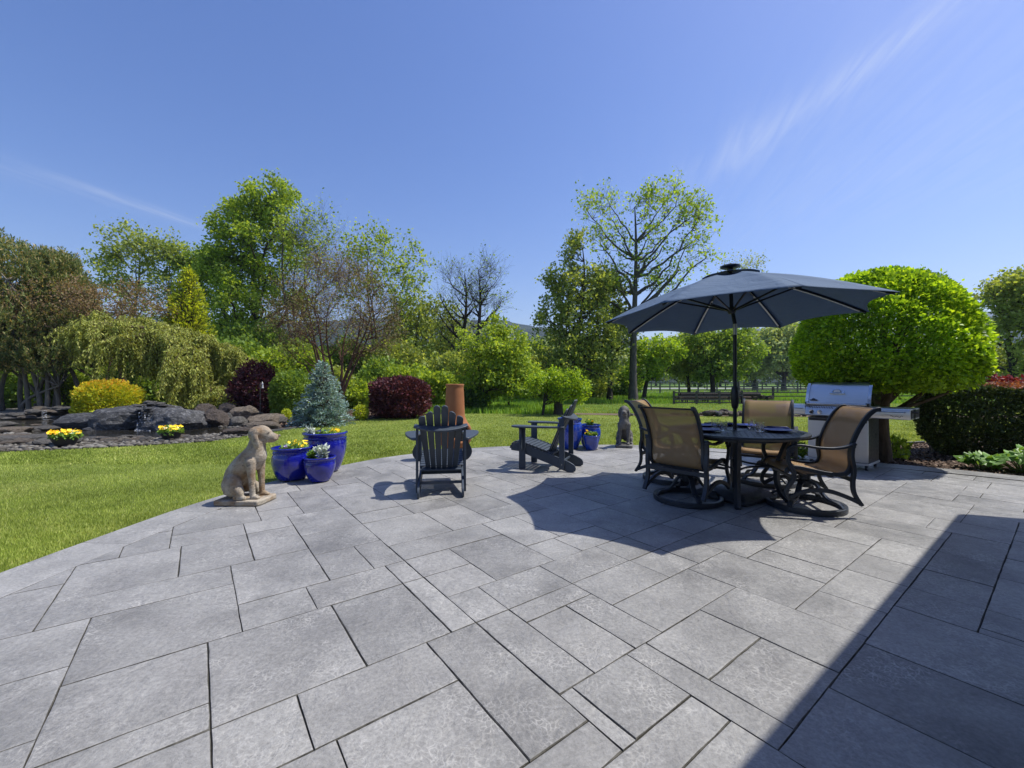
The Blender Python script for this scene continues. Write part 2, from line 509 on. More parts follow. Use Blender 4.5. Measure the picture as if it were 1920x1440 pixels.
def mat_slab():
    t = NT('stamped_slate_concrete'); co = t.coord('Object')
    oi = t.n('ObjectInfo').outputs['Random']
    off = t.n('VectorMath', operation='SCALE'); off.inputs[0].default_value = (37., 19., 11.); t.l(oi, off.inputs['Scale'])
    ad = t.n('VectorMath', operation='ADD'); t.l(co, ad.inputs[0]); t.l(off.outputs[0], ad.inputs[1])
    sc_ = ad.outputs[0]
    base = t.ramp(oi, [(0, (.165, .163, .157)), (.35, (.25, .246, .236)), (.7, (.205, .203, .196)), (1, (.30, .296, .282))])
    cloud = t.rng(t.noise(sc_, 2.6, 6, .62, .3), .3, .72)
    col = t.mix(t.math('MULTIPLY', cloud, .62), base, (.37, .366, .35))
    stain = t.rng(t.noise(co, 1.15, 5, .6), .47, .68)
    col = t.mix(t.math('MULTIPLY', stain, .55), col, (.10, .10, .10))
    # pale crackle where the sealer has whitened
    dis = t.n('VectorMath', operation='ADD'); sn = t.n('TexNoise'); sn.inputs['Scale'].default_value = 9; t.l(sc_, sn.inputs['Vector'])
    sv = t.n('VectorMath', operation='SCALE'); t.l(sn.outputs['Color'], sv.inputs[0]); sv.inputs['Scale'].default_value = .09
    t.l(sc_, dis.inputs[0]); t.l(sv.outputs[0], dis.inputs[1])
    vo = t.n('TexVoronoi', feature='DISTANCE_TO_EDGE'); vo.inputs['Scale'].default_value = 46; t.l(dis.outputs[0], vo.inputs['Vector'])
    crack = t.rng(vo.outputs['Distance'], .0, .16, 1, 0)
    cm = t.math('MULTIPLY', t.rng(t.noise(sc_, 3.1, 4, .6), .44, .66), t.rng(t.noise(sc_, 21, 4, .7), .35, .6))
    col = t.mix(t.math('MULTIPLY', t.math('MULTIPLY', crack, cm), .62), col, (.56, .55, .52))
    # pale scuffs drawn out in one direction
    sw = t.coord('Object', (3, 26, 8), (0, 0, R(-38)))
    sc2 = t.rng(t.noise(sw, 1, 5, .65, .4), .64, .74)
    col = t.mix(t.math('MULTIPLY', sc2, .4), col, (.46, .46, .45))
    fine = t.rng(t.noise(sc_, 55, 7, .78), .3, .7, .66, 1.32)
    vm = t.n('VectorMath', operation='SCALE'); t.l(col, vm.inputs[0]); t.l(fine, vm.inputs['Scale']); col = vm.outputs[0]
    h1 = t.noise(t.coord('Object', (1, 1, 1)), 7, 8, .62, .9)
    rid = t.n('TexNoise', noise_type='RIDGED_MULTIFRACTAL'); rid.inputs['Scale'].default_value = 1.7; rid.inputs['Detail'].default_value = 6
    t.l(sc_, rid.inputs['Vector'])
    b1 = t.bump(h1, .75, .022)
    b2 = t.bump(rid.outputs['Fac'], .3, .006, b1)
    b3 = t.bump(t.noise(co, 120, 6, .75), .8, .004, b2)
    rg = t.rng(t.noise(sc_, 5, 5), .3, .7, .34, .6)
    return t.done(t.pbsdf(col, rg, 0, b3, .42))
m_slab = mat_slab()
m_rim = simple('dirty_slab_rim', (.16, .155, .138), (.05, .048, .042), 24, .85, 0, .4, 120, .25)
m_joint = simple('joint_dirt', (.026, .025, .022), (.06, .058, .042), 14, .9, 0, .5, 90, .2)

patio = thing('patio', 'grey stamped slate patio slabs curving along the lawn', 'patio')
tag(patio, kind='structure')
base = MB(); base.prism(list(reversed(offset_poly(PATIO, .004))), 'z', -.14, -.0085)
base.build('slab_bed', m_joint, patio, smooth=0)

clipper = list(INNER)                                   # clockwise seen from above
def slab_mesh(poly, gap, nz_, z, rnd_, rim=.0035):
    """slab with uneven, worn rim: rim points, inner top"""
    n0 = len(poly)
    c = np.mean(poly, axis=0)
    P = []
    for i in range(n0):
        a, b = np.array(poly[i]), np.array(poly[(i + 1) % n0]); L = np.linalg.norm(b - a)
        k = max(1, min(7, int(L / .075)))
        for q in range(k): P.append(a + (b - a) * q / k)
    P = np.array(P)
    # shrink for the joint
    n = len(P); Q = []
    for i in range(n):
        t1 = P[i] - P[i - 1]; t2 = P[(i + 1) % n] - P[i]
        l1, l2 = np.linalg.norm(t1) + 1e-9, np.linalg.norm(t2) + 1e-9
        n1 = np.array([-t1[1], t1[0]]) / l1; n2 = np.array([-t2[1], t2[0]]) / l2
        m = n1 + n2; dd = np.dot(m, m)
        m = m / max(dd, .4) * 2 * 1.0
        w = gap * .5 + rnd_.uniform(-nz_, nz_)
        Q.append((P[i] + m * w, m))
    V = []
    tx, ty = rnd_.uniform(-.002, .002), rnd_.uniform(-.002, .002)
    def zt(p): return z + tx * (p[0] - c[0]) + ty * (p[1] - c[1])
    for q, m in Q: V.append((q[0], q[1], -.012))
    for q, m in Q: V.append((q[0], q[1], zt(q) - .0055))
    for q, m in Q: p = q + m * rim * rnd_.uniform(.6, 1.5); V.append((p[0], p[1], zt(p) - .0012))
    for q, m in Q: p = q + m * (rim + .007); V.append((p[0], p[1], zt(p)))
    F = [(k * n + i, k * n + (i + 1) % n, (k + 1) * n + (i + 1) % n, (k + 1) * n + i) for k in range(3) for i in range(n)]
    F.append(tuple(range(3 * n, 4 * n)))
    return V, F, [1] * (2 * n) + [0] * (n + 1)

def ccw(p):
    a = sum(p[i - 1][0] * p[i][1] - p[i][0] * p[i - 1][1] for i in range(len(p)))
    return p if a > 0 else p[::-1]
def parea(p): return abs(sum(p[i - 1][0] * p[i][1] - p[i][0] * p[i - 1][1] for i in range(len(p)))) / 2

polys = []
for (a0, a1, b0, b1) in slabs:
    q = [tuple(ORG + Uv * a * CU + Vv * b * CV) for a, b in ((a0, b0), (a0, b1), (a1, b1), (a1, b0))]
    q = clip_convex(q, clipper)
    if len(q) < 3 or parea(q) < .004: continue
    cx, cy = np.mean(q, axis=0)
    vis = cy > .9 and abs(cx) < cy * 1.28 + .6
    if not vis and cy < .2: continue
    polys.append((parea(q) / (max(cy, .6) ** 3) if vis else 0, ccw(q)))
polys.sort(key=lambda p: -p[0])
far = MB(); far_mi = []
for k, (wgt, q) in enumerate(polys):
    V, F, mi = slab_mesh(q, rs.choice((.002, .003, .004)), .0014, rs.uniform(-.001, .001), rs, rs.choice((.0012, .0018, .0028)))
    if k < 292:
        me = bpy.data.meshes.new('slab'); me.from_pydata(V, [], F); me.materials.append(m_slab); me.materials.append(m_rim)
        me.polygons.foreach_set('material_index', mi); me.update()
        link_mesh('slab', me, None, patio)
    else: far.add(V, F); far_mi += mi
o = far.build('far_slabs', m_slab, patio, smooth=0); o.data.materials.append(m_rim); o.data.polygons.foreach_set('material_index', far_mi); tag(o, kind='stuff')
# plain band that follows the lawn edge
nP = len(PATIO); cuts = [0, 7, 11, 15, 19, 23, 27, 31, 35, 39, 43, 47, 51, 55, 59, 63, 67, 71, nP - 1]
cuts = sorted(set(min(c, nP - 1) for c in cuts))
for a, b in zip(cuts[:-1], cuts[1:]):
    poly = [PATIO[i] for i in range(a, b + 1)] + [INNER[i] for i in range(b, a - 1, -1)]
    V, F, mi = slab_mesh(ccw(poly), .002, .0005, -.001, rs, .0015)
    me = bpy.data.meshes.new('border_slab'); me.from_pydata(V, [], F); me.materials.append(m_slab); me.materials.append(m_rim)
    me.polygons.foreach_set('material_index', mi); me.update()
    link_mesh('border_slab', me, None, patio)

# ------------------------------------------------------------------ grass blades
m_blade = leafmat('grass_blade', [(.10, .135, .024), (.175, .225, .042), (.245, .295, .065), (.37, .385, .14)], .35, .6, 1.2)
rg = np.random.default_rng(3)
def blades(name, P, hgt, wid, mat, label, cat, z0=-.03, lean=.5, parent=None):
    n = len(P)
    h = hgt * rg.uniform(.55, 1.25, n); a = rg.uniform(0, 2 * np.pi, n)
    s = np.stack([np.cos(a), np.sin(a)], 1) * (wid * rg.uniform(.7, 1.3, n))[:, None]
    b = rg.uniform(0, 2 * np.pi, n); ln = (rg.uniform(.1, 1, n) * lean * h)[:, None] * np.stack([np.cos(b), np.sin(b)], 1)
    V = np.zeros((n, 3, 3)); V[:, 0, :2] = P - s; V[:, 1, :2] = P + s; V[:, 2, :2] = P + ln
    V[:, :2, 2] = z0; V[:, 2, 2] = z0 + h
    patch = .5 + .5 * np.sin(P[:, 0] * 2.1 + np.sin(P[:, 1] * 1.7) * 1.6) * np.sin(P[:, 1] * 1.3 + 1)
    fine_p = np.sin(P[:, 0] * 7.3 + np.sin(P[:, 1] * 5.1) * 2) * np.sin(P[:, 1] * 6.7 + np.sin(P[:, 0] * 4.3) * 2)
    r = np.clip(rg.normal(.45, .22, n) + (patch - .5) * .45 + fine_p * .13, 0, 1)
    me = np_mesh(name, V.reshape(-1, 3), np.arange(n * 3).reshape(n, 3), r)
    o = link_mesh(name, me, mat, parent)
    tag(o, label, cat, None, 'stuff')
    return o

def scatter_wedge(n, y0, y1, p=1.6, side=1.32):
    """points in front of the lens, denser close by"""
    t = rg.uniform(0, 1, n); y = (y0 ** (1 - p) + t * (y1 ** (1 - p) - y0 ** (1 - p))) ** (1 / (1 - p))
    x = rg.uniform(-side, side, n) * y
    return np.stack([x, y], 1)
P = scatter_wedge(620000, 2.2, 17.5, 1.25)
P = P[pip(P, LAWN) & ~pip(P, offset_poly(PATIO, .018))]
BEDR = [(4.85, 7.2), (5.6, 6.5), (6.3, 6.0), (7.0, 5.2), (8.2, 4), (13, 3.6), (15, 8), (11, 9.6), (8.6, 8.75), (7.2, 8.35), (6.0, 8.1), (5.3, 7.75)]
P = P[~pip(P, BEDR)]
near = P[:, 1] < 6.5
blades('lawn_grass', P[near], .027, .0032, m_blade, 'short mown grass blades of the lawn', 'grass')
blades('lawn_grass', P[~near], .032, .0085, m_blade, 'short mown grass blades of the farther lawn', 'grass')
m_tall = leafmat('meadow_blade', [(.075, .14, .014), (.12, .22, .022), (.17, .28, .03), (.2, .27, .05)], .3, .6, 1.3)
P = scatter_wedge(150000, 15.5, 60, 1.6, 1.3)
P = P[~pip(P, LAWN)]
P = P[(P[:, 0] > -4 - .3 * (P[:, 1] - 16))]
k = (P[:, 1] < 25) & (P[:, 0] > 2.5)                       # mown strip beyond the stones
blades('mown_strip_grass', P[k], .05, .016, m_blade, 'short grass of the strip behind the stone row', 'grass', -.06)
blades('meadow_grass', P[~k], .26, .03, m_tall, 'tall green meadow grass between the trees', 'grass', -.06)

# ------------------------------------------------------------------ bark beds
def mat_mulch():
    t = NT('bark_mulch'); co = t.coord('Object')
    f = t.rng(t.noise(co, 45, 4, .7), .3, .7); c = t.mix(f, (.035, .022, .016), (.12, .082, .06))
    return t.done(t.pbsdf(c, .9, 0, t.bump(t.noise(co, 55, 4, .7), 1, .03), .2))
m_mulch = mat_mulch()
m_chip = leafmat('bark_chip', [(.03, .02, .014), (.07, .045, .03), (.13, .09, .065), (.22, .17, .13)], 0, .9)
sheet('mulch_bed', BEDR, -.022, m_mulch, 'dark bark bed under the clipped dome tree', 'bed')
BEDL = [(-6.4, 10.4), (-5.95, 11.6), (-5.55, 12.9), (-4.72, 14.5), (-3.6, 16.2), (-2.4, 17.1), (-2.2, 18.8), (-5, 20), (-12, 20), (-10.5, 15), (-8.0, 12.2), (-7.0, 11)]
sheet('mulch_bed', BEDL, -.024, m_mulch, 'brown bark bed around the blue spruce and burgundy bush', 'bed')
def chips(name, poly, n, size, label, box, mat=None, z=-.02):
    P = np.stack([rg.uniform(box[0], box[1], n), rg.uniform(box[2], box[3], n)], 1); P = P[pip(P, poly)]; n = len(P)
    a = rg.uniform(0, np.pi, n); L = size * rg.uniform(.4, 1.4, n); W = L * rg.uniform(.25, .5, n)
    d = np.stack([np.cos(a), np.sin(a), rg.normal(0, .35, n)], 1); e = np.stack([-np.sin(a), np.cos(a), rg.normal(0, .5, n)], 1)
    c = np.concatenate([P, np.full((n, 1), z) + rg.uniform(.004, size * .5, (n, 1))], 1)
    V = np.stack([c - d * L[:, None] - e * W[:, None], c + d * L[:, None] - e * W[:, None], c + d * L[:, None] + e * W[:, None], c - d * L[:, None] + e * W[:, None]], 1)
    me = np_mesh(name, V.reshape(-1, 3), np.arange(4 * n).reshape(n, 4), rg.uniform(0, 1, n) ** 1.5)
    return tag(link_mesh(name, me, mat or m_chip), label, 'bark', None, 'stuff')
chips('bark_chips', BEDR, 26000, .022, 'loose bark chips on the bed by the hedge', (4.8, 12, 3.6, 9.6))
chips('bark_chips', BEDL, 20000, .035, 'loose bark chips around the blue spruce', (-12, -2, 10, 20))
# thin dark steel edge between beds and lawn
m_edge = simple('bed_edging_steel', (.10, .10, .10), None, 8, .6)
for pts, lab in ((BEDL[:7], 'thin grey edging strip between lawn and left bark bed'),
                 (BEDR[8:12], 'thin grey edging strip between lawn and hedge bed')):
    mb = MB(); mb.tube([(p[0], p[1], -.012) for p in spline(pts, 5)], 1, rect=(.028, .02))
    tag(mb.build('bed_edging', m_edge, None, bevel=.004), lab, 'edging')

# ------------------------------------------------------------------ the house: stands to the right, its roof shades the near corner of the patio
m_siding = simple('house_siding', (.62, .60, .55), None, 3, .7, 0, .1)
m_roof = simple('house_roof', (.10, .095, .09), None, 20, .85, 0, .5, 60)
ZE = 3.0
corner = np.array(G(1795, 965)[:2]) + ZE * np.array([.58, .10])        # eave corner that throws the shadow's corner
nV = np.array([math.sin(TH), -math.cos(TH)])                           # away from the patio
c2 = corner + np.array([.946, -.324]) * 3.2
house = thing('house', 'pale house with dark roof, its shadow on the near right slabs', 'house', (float(corner[0] + nV[0] * .7), float(corner[1] + nV[1] * .7), -.06))
def hl(p, z): return (float(p[0] - house.location.x), float(p[1] - house.location.y), z + .06)
e0 = corner - Vv * 13
ridge0, ridge1 = e0 + nV * 4.5, corner - Vv * .5 + nV * 4.5
back0, back1 = e0 + nV * 9, c2 + nV * 7
mb = MB()
top = [hl(e0, ZE), hl(corner, ZE), hl(c2, ZE), hl(back1, ZE), hl(back0, ZE)]
r0, r1 = hl(ridge0, ZE + 1.9), hl(ridge1 - Vv * 2, ZE + 1.9)
mb.add([(p[0], p[1], p[2] - .16) for p in top] + top + [r0, r1],
       [(4, 3, 2, 1, 0), (0, 1, 6, 5), (1, 2, 7, 6), (2, 3, 8, 7), (3, 4, 9, 8), (4, 0, 5, 9), (5, 6, 11, 10), (6, 7, 11), (7, 8, 11), (8, 9, 10, 11), (9, 5, 10)])
mb.build('roof', m_roof, house, smooth=0)
w0, w1 = e0 + nV * .75, corner + nV * .75 - Vv * .6
w2, w3 = w1 + nV * 7.2, w0 + nV * 7.2
mb = MB(); mb.prism([hl(p, 0)[:2] for p in (w0, w3, w2, w1)], 'z', 0, ZE - .11)
mb.build('wall', m_siding, house, smooth=0)
m_pane = simple('window_pane_dark', (.03, .035, .04), None, 3, .05)
m_white = simple('white_paint', (.75, .75, .73), None, 5, .5)
rotw = Matrix.Rotation(math.atan2(Vv[1], Vv[0]), 3, 'Z')
for s in (1.8, 5.2, 9):
    p = w1 - Vv * s - nV * .02
    f = MB().box(hl(p, 1.45), (1.5, .06, 1.4), rotw).build('window', m_white, house, smooth=0)
    MB().box(hl(p - nV * .035, 1.45), (1.34, .02, 1.24), rotw).build('pane', m_pane, f, smooth=0)

# ------------------------------------------------------------------ adirondack chairs
m_poly = simple('slate_blue_polymer', (.050, .066, .088), (.040, .054, .074), 9, .48, 0, .12, 120, .45)
def adirondack(name, label, loc, rz):
    """front towards +y"""
    t = thing(name, label, 'chair', loc, rz, 'adirondack chairs on the patio')
    top = [(-.49, .115), (-.42, .15), (-.30, .19), (-.05, .265), (.18, .335), (.30, .365), (.36, .36), (.405, .33), (.43, .28)]
    bot = [(.425, .255), (.38, .25), (.30, .245), (.1, .175), (-.15, .095), (-.36, .015), (-.42, 0), (-.49, 0), (-.525, .02), (-.53, .06), (-.515, .095)]
    for s in (-1, 1):
        mb = MB(); x = s * .255; mb.prism(top + bot, 'x', x - .013, x + .013)
        mb.build('stringer', m_poly, t, bevel=.004)
        mb = MB(); x = s * .284; mb.prism([(.20, 0), (.295, 0), (.295, .605), (.20, .605)], 'x', x - .014, x + .014)
        mb.build('front_leg', m_poly, t, bevel=.004)
        br = spline([(.30, .604), (.405, .604), (.395, .57), (.355, .525), (.348, .485), (.375, .44), (.395, .39), (.388, .335), (.35, .285), (.30, .26)], 3)
        mb = MB(); mb.prism([(s * p[0], p[1]) for p in (br if s > 0 else br[::-1])], 'y', .235, .262)
        mb.build('arm_bracket', m_poly, t, bevel=.004)
        ar = spline([(.282, -.37), (.335, -.37), (.385, -.24), (.44, -.06), (.475, .12), (.482, .26), (.45, .34), (.385, .375), (.31, .365), (.268, .31), (.262, .2), (.292, .05), (.30, -.1), (.285, -.25)], 3, True)
        mb = MB(); mb.prism([(s * p[0], p[1]) for p in (ar if s > 0 else ar[::-1])], 'z', .606, .630)
        mb.build('armrest', m_poly, t, bevel=.006)
        mb = MB(); x = s * .282; mb.prism([(-.375, .03), (-.30, .03), (-.30, .745), (-.375, .745)], 'x', x - .013, x + .013)
        mb.build('rear_post', m_poly, t, bevel=.004)
        MB().tube([(s * .297, -.34, .1), (s * .302, -.34, .1)], .008, 8).build('bolt', m_bolt, t)
    # crescent rail that carries the back
    inn = [(x, -.335 - .055 * (1 - (x / .3) ** 2)) for x in np.linspace(-.31, .31, 13)]
    out = [(x, -.385 - .115 * (1 - (x / .33) ** 2)) for x in np.linspace(.32, -.32, 13)]
    o = MB().prism([(p[0], p[1] + .36) for p in inn + out], 'z', -.013, .013).build('back_rail', m_poly, t, bevel=.006)
    o.location = (0, -.36, .765); o.rotation_euler = (R(22), 0, 0)
    t.scale = (.93, 1, 1)
    # fanned back slats on a leaning plane
    b0 = Vector((0, -.10, .20)); ax = Vector((0, -.415, .91)).normalized(); nn = Vector((0, ax.z, -ax.y))
    for i in range(6):
        c = i - 2.5; L = (.74, .80, .88, .88, .80, .74)[i]
        lo, hi = c * .064, c * .0905; wl, wh = .0268, .0408
        poly = []
        for (q, w) in ((0, wl), (.25, wl + (wh - wl) * .3), (.55, wl + (wh - wl) * .65), (.93, wh)): poly.append((q * L, lo + (hi - lo) * q + w))
        for k in range(1, 8):
            an = math.pi * k / 8; m_ = lo + (hi - lo) * .97
            skew = -.018 * (1 if c > 0 else -1) * (0 if abs(c) < .6 else 1)
            poly.append((.945 * L + .055 * L * math.sin(an) ** .8 + skew * math.cos(an) * .8, m_ + wh * math.cos(an)))
        for (q, w) in ((.93, wh), (.55, wl + (wh - wl) * .65), (.25, wl + (wh - wl) * .3), (0, wl)): poly.append((q * L, lo + (hi - lo) * q - w))
        curve = .018 * (1 - (abs(c) / 2.5) ** 2)
        V = []
        for sgn in (-.010, .010):
            for (a, x) in poly: V.append(b0 + ax * a + Vector((x, 0, 0)) + nn * (sgn - curve))
        n = len(poly)
        F = [tuple(range(n)), tuple(range(n, 2 * n))[::-1]] + [(i_, n + i_, n + (i_ + 1) % n, (i_ + 1) % n) for i_ in range(n)]
        MB().add(V, F).build('back_slat', m_poly, t, bevel=.004)
    # seat slats follow the stringers
    path = spline([(.437, .275), (.42, .33), (.37, .372), (.29, .379), (.17, .347), (-.02, .29), (-.115, .262)], 8)
    d = [0]
    for a, b in zip(path[:-1], path[1:]): d.append(d[-1] + math.dist(a, b))
    n = 11
    for k in range(n):
        s0 = d[-1] * (k + .08) / n; s1 = d[-1] * (k + .90) / n; q = []
        for s_ in (s0, s1): q.append((np.interp(s_, d, [p[0] for p in path]), np.interp(s_, d, [p[1] for p in path])))
        a, b = np.array(q[0]), np.array(q[1]); tt = (b - a) / np.linalg.norm(b - a); up = np.array([tt[1], -tt[0]])
        if up[1] < 0 and k > 1: up = -up
        if k <= 1: up = np.array([abs(up[0]), abs(up[1])])
        MB().prism([tuple(a), tuple(b), tuple(b + up * .017), tuple(a + up * .017)], 'x', -.268, .268).build('seat_slat', m_poly, t, bevel=.003)
    MB().box((0, -.135, .225), (.485, .02, .085), Matrix.Rotation(R(-22), 3, 'X')).build('lower_back_rail', m_poly, t, bevel=.003)
    MB().box((0, -.165, .238), (.485, .075, .02)).build('rear_seat_board', m_poly, t, bevel=.003)
    MB().box((0, -.33, .13), (.53, .02, .03)).build('stretcher', m_poly, t, bevel=.003)
    return t
m_bolt = simple('bolt_steel', (.35, .36, .37), None, 8, .35, 1)
adirondack('adirondack_chair', 'dark slate adirondack chair seen from behind, in front of the clay chiminea', (-.835, 5.0, .001), R(8))
adirondack('adirondack_chair', 'dark slate adirondack chair in side view beside the blue pots', (.476, 6.19, .001), R(68))

# ------------------------------------------------------------------ table with cast lattice top
m_iron = simple('charcoal_cast_aluminium', (.030, .037, .048), (.02, .025, .033), 12, .42, .2, .15, 150, .5)
TX, TY, TZ, TR = 2.42, 4.55, .73, .68
table = thing('dining_table', 'round dark cast metal table under the parasol', 'table', (TX, TY, .001), R(20))
mb = MB()
mb.lathe([(TR - .05, TZ - .032), (TR - .012, TZ - .036), (TR, TZ - .02), (TR - .003, TZ - .004), (TR - .03, TZ), (TR - .06, TZ - .002), (TR - .05, TZ - .032)], 72)
rim = mb.build('table_rim', m_iron, table)
mb = MB()
for s in (-1, 1):                                            # crossing bars of the lattice
    for k in range(-11, 12):
        o_ = k * .0565; L = math.sqrt(max(0, (TR - .055) ** 2 - o_ * o_))
        if L < .05: continue
        c45 = Vector((math.sqrt(.5), s * math.sqrt(.5), 0)); nrm = Vector((-c45.y, c45.x, 0))
        zz = TZ - .009 - (.0006 if s > 0 else 0)
        MB().tube([nrm * o_ - c45 * L + Vector((0, 0, zz)), nrm * o_ + c45 * L + Vector((0, 0, zz))], 1, rect=(.0045, .0185)).build('lattice_bar', m_iron, table, smooth=0)
mb = MB(); mb.lathe([(.10, TZ - .022), (.10, TZ - .001), (.045, TZ + .003), (.03, TZ + .003), (.03, TZ - .022)], 32); mb.build('centre_plate', m_iron, table)
mb = MB(); mb.lathe([(.50, TZ - .075), (.515, TZ - .075), (.515, TZ - .03), (.50, TZ - .03), (.50, TZ - .075)], 64); mb.build('apron', m_iron, table)
for k in range(4):
    a = R(45 + 90 * k); e = Vector((math.cos(a), math.sin(a), 0))
    pr = spline([(.50, TZ - .04), (.46, .58), (.40, .40), (.385, .24), (.42, .10), (.475, .03), (.49, .006)], 5)
    mb = MB(); mb.tube([e * p[0] + Vector((0, 0, p[1])) for p in pr], 1, rect=(.024, .021)); mb.tube([e * .487 + Vector((0, 0, .012)), e * .487], .03, 14)
    mb.build('leg', m_iron, table, bevel=.005)
for k in range(4):
    a0, a1 = R(45 + 90 * k), R(135 + 90 * k)
    p0 = Vector((math.cos(a0), math.sin(a0), 0)) * .40; p1 = Vector((math.cos(a1), math.sin(a1), 0)) * .40
    mid = (p0 + p1) * .32
    MB().tube([(q[0], q[1], .36) for q in spline([tuple(p0)[:2] + (0,), tuple(mid)[:2] + (0,), tuple(p1)[:2] + (0,)], 6)], .011, 8).build('stretcher', m_iron, table)

# ------------------------------------------------------------------ swivel chairs
m_frame = m_iron
def mat_sling():
    t = NT('tan_mesh_sling'); co = t.coord('Object')
    w1 = t.n('TexWave', wave_type='BANDS', bands_direction='X'); w1.inputs['Scale'].default_value = 75; t.l(co, w1.inputs[0])
    w2 = t.n('TexWave', wave_type='BANDS', bands_direction='Z'); w2.inputs['Scale'].default_value = 75; t.l(co, w2.inputs[0])
    f = t.math('MULTIPLY', w1.outputs['Fac'], w2.outputs['Fac'])
    c = t.mix(f, (.36, .235, .12), (.62, .43, .23))
    c = t.mix(t.rng(t.noise(co, 5, 3), .3, .7, 0, .25), c, (.45, .31, .17))
    p = t.pbsdf(c, .6, 0, t.bump(f, .4, .002), .3)
    tl = t.n('BsdfTranslucent'); tl.inputs['Color'].default_value = (.5, .35, .2, 1)
    m1 = t.n('MixShader'); m1.inputs[0].default_value = .22; t.l(p, m1.inputs[1]); t.l(tl.outputs[0], m1.inputs[2])
    tr = t.n('BsdfTransparent'); m2 = t.n('MixShader'); m2.inputs[0].default_value = .33
    t.l(m1.outputs[0], m2.inputs[1]); t.l(tr.outputs[0], m2.inputs[2])
    return t.done(m2.outputs[0])
m_sling = mat_sling()

def swivel_chair():
    """front towards +y, ring centre at the origin"""
    t = thing('swivel_chair', '', 'chair', (0, 0, 0), 0, 'tan sling swivel chairs around the table')
    n = 56; ring = [(.325 * math.cos(2 * math.pi * k / n), .325 * math.sin(2 * math.pi * k / n), .027) for k in range(n)]
    mb = MB(); mb.tube(ring, 1, closed=True, rect=(.026, .019)); mb.build('base_ring', m_frame, t, bevel=.005)
    for k in range(4):
        a = R(45 + 90 * k); e = Vector((math.cos(a), math.sin(a), 0))
        p = spline([(.045, .255), (.10, .235), (.16, .15), (.215, .105), (.28, .09), (.318, .05)], 5)
        mb = MB(); mb.tube([e * q[0] + Vector((0, 0, q[1])) for q in p], 1, rect=(.011, .024)); mb.build('base_arm', m_frame, t, bevel=.003)
    mb = MB(); mb.lathe([(.05, .20), (.062, .22), (.062, .265), (.05, .275), (.05, .315), (.085, .32), (.085, .335), (0, .335)], 24); mb.build('swivel_hub', m_frame, t)
    mb = MB(); mb.box((0, 0, .345), (.22, .26, .016)); mb.box((0, .1, .36), (.50, .035, .02)); mb.box((0, -.12, .36), (.50, .035, .02)); mb.build('swivel_plate', m_frame, t, bevel=.003)
    W = .262
    back = spline([(-.205, .385), (-.245, .42), (-.262, .48), (-.258, .56), (-.268, .65), (-.305, .76), (-.358, .87), (-.408, .945), (-.458, .99), (-.50, .998)], 4)
    seat = spline([(-.205, .395), (-.16, .385), (-.06, .392), (.06, .415), (.16, .435), (.225, .436), (.262, .415), (.272, .385)], 4)
    for nm, pr in (('back_sling', back), ('seat_sling', seat)):
        rows = []
        for i, (y, z) in enumerate(pr):
            s_ = i / (len(pr) - 1); sag = .016 * math.sin(math.pi * min(1, max(0, s_)))
            row = []
            for j in range(9):
                x = -W + 2 * W * j / 8; q = 1 - (x / W) ** 2
                row.append((x, y - sag * q if nm == 'back_sling' else y, z if nm == 'back_sling' else z - sag * q))
            rows.append(row)
        MB().sheet(rows).build(nm, m_sling, t, smooth=R(60), solid=.004)
    for s in (-1, 1):
        x = s * (W + .014)
        MB().tube([(x, p[0], p[1]) for p in back], 1, rect=(.019, .014)).build('back_rail', m_frame, t, bevel=.004)
        MB().tube([(x, p[0], p[1]) for p in seat], 1, rect=(.018, .014)).build('seat_rail', m_frame, t, bevel=.004)
        X = s * (W + .047)
        leg = spline([(-.262, .665), (-.255, .56), (-.272, .44), (-.262, .32), (-.275, .22), (-.335, .115)], 5)
        MB().tube([(X, p[0], p[1]) for p in leg], 1, rect=(.021, .015)).build('rear_leg', m_frame, t, bevel=.004)
        low = spline([(-.325, .135), (-.22, .185), (-.08, .232), (.06, .236), (.18, .20), (.262, .15)], 5)
        MB().tube([(X, p[0], p[1]) for p in low], 1, rect=(.019, .014)).build('lower_rail', m_frame, t, bevel=.004)
        fr = spline([(.255, .135), (.285, .185), (.275, .25), (.232, .32), (.222, .385), (.25, .45), (.272, .52), (.262, .585), (.215, .625)], 5)
        MB().tube([(X, p[0], p[1]) for p in fr], 1, rect=(.018, .014)).build('front_leg', m_frame, t, bevel=.004)
        arm = spline([(.255, .565), (.275, .61), (.235, .645), (.15, .652), (.03, .635), (-.10, .632), (-.20, .648), (-.285, .68)], 6)
        MB().tube([(X + s * .004, p[0], p[1]) for p in arm], 1, rect=(.0115, .022)).build('armrest', m_frame, t, bevel=.005)
        MB().tube([(s * (W + .01), -.262, .655), (s * (W + .07), -.262, .655)], .017, 12).build('arm_knuckle', m_frame, t)
    MB().tube([(-W - .05, -.268, .345), (W + .05, -.268, .345)], 1, rect=(.021, .014)).build('rear_crossbar', m_frame, t, bevel=.003)
    MB().tube([(-W - .05, .225, .345), (W + .05, .225, .345)], 1, rect=(.013, .011)).build('front_crossbar', m_frame, t, bevel=.003)
    MB().tube([(-W - .01, -.475, .99), (W + .01, -.475, .99)], .009, 8).build('top_bar', m_frame, t)
    return t
proto = swivel_chair()
spots = [(1.86, 4.44, 48, 'tan sling swivel chair seen from behind at the table\'s left front'),
         (2.94, 4.21, -268, 'tan sling swivel chair in side view at the table\'s right front'),
         (2.03, 5.36, -40, 'tan sling swivel chair behind and left of the table, half hidden'),
         (3.16, 5.22, 146, 'tan sling swivel chair facing the lens behind the table, before the grill')]
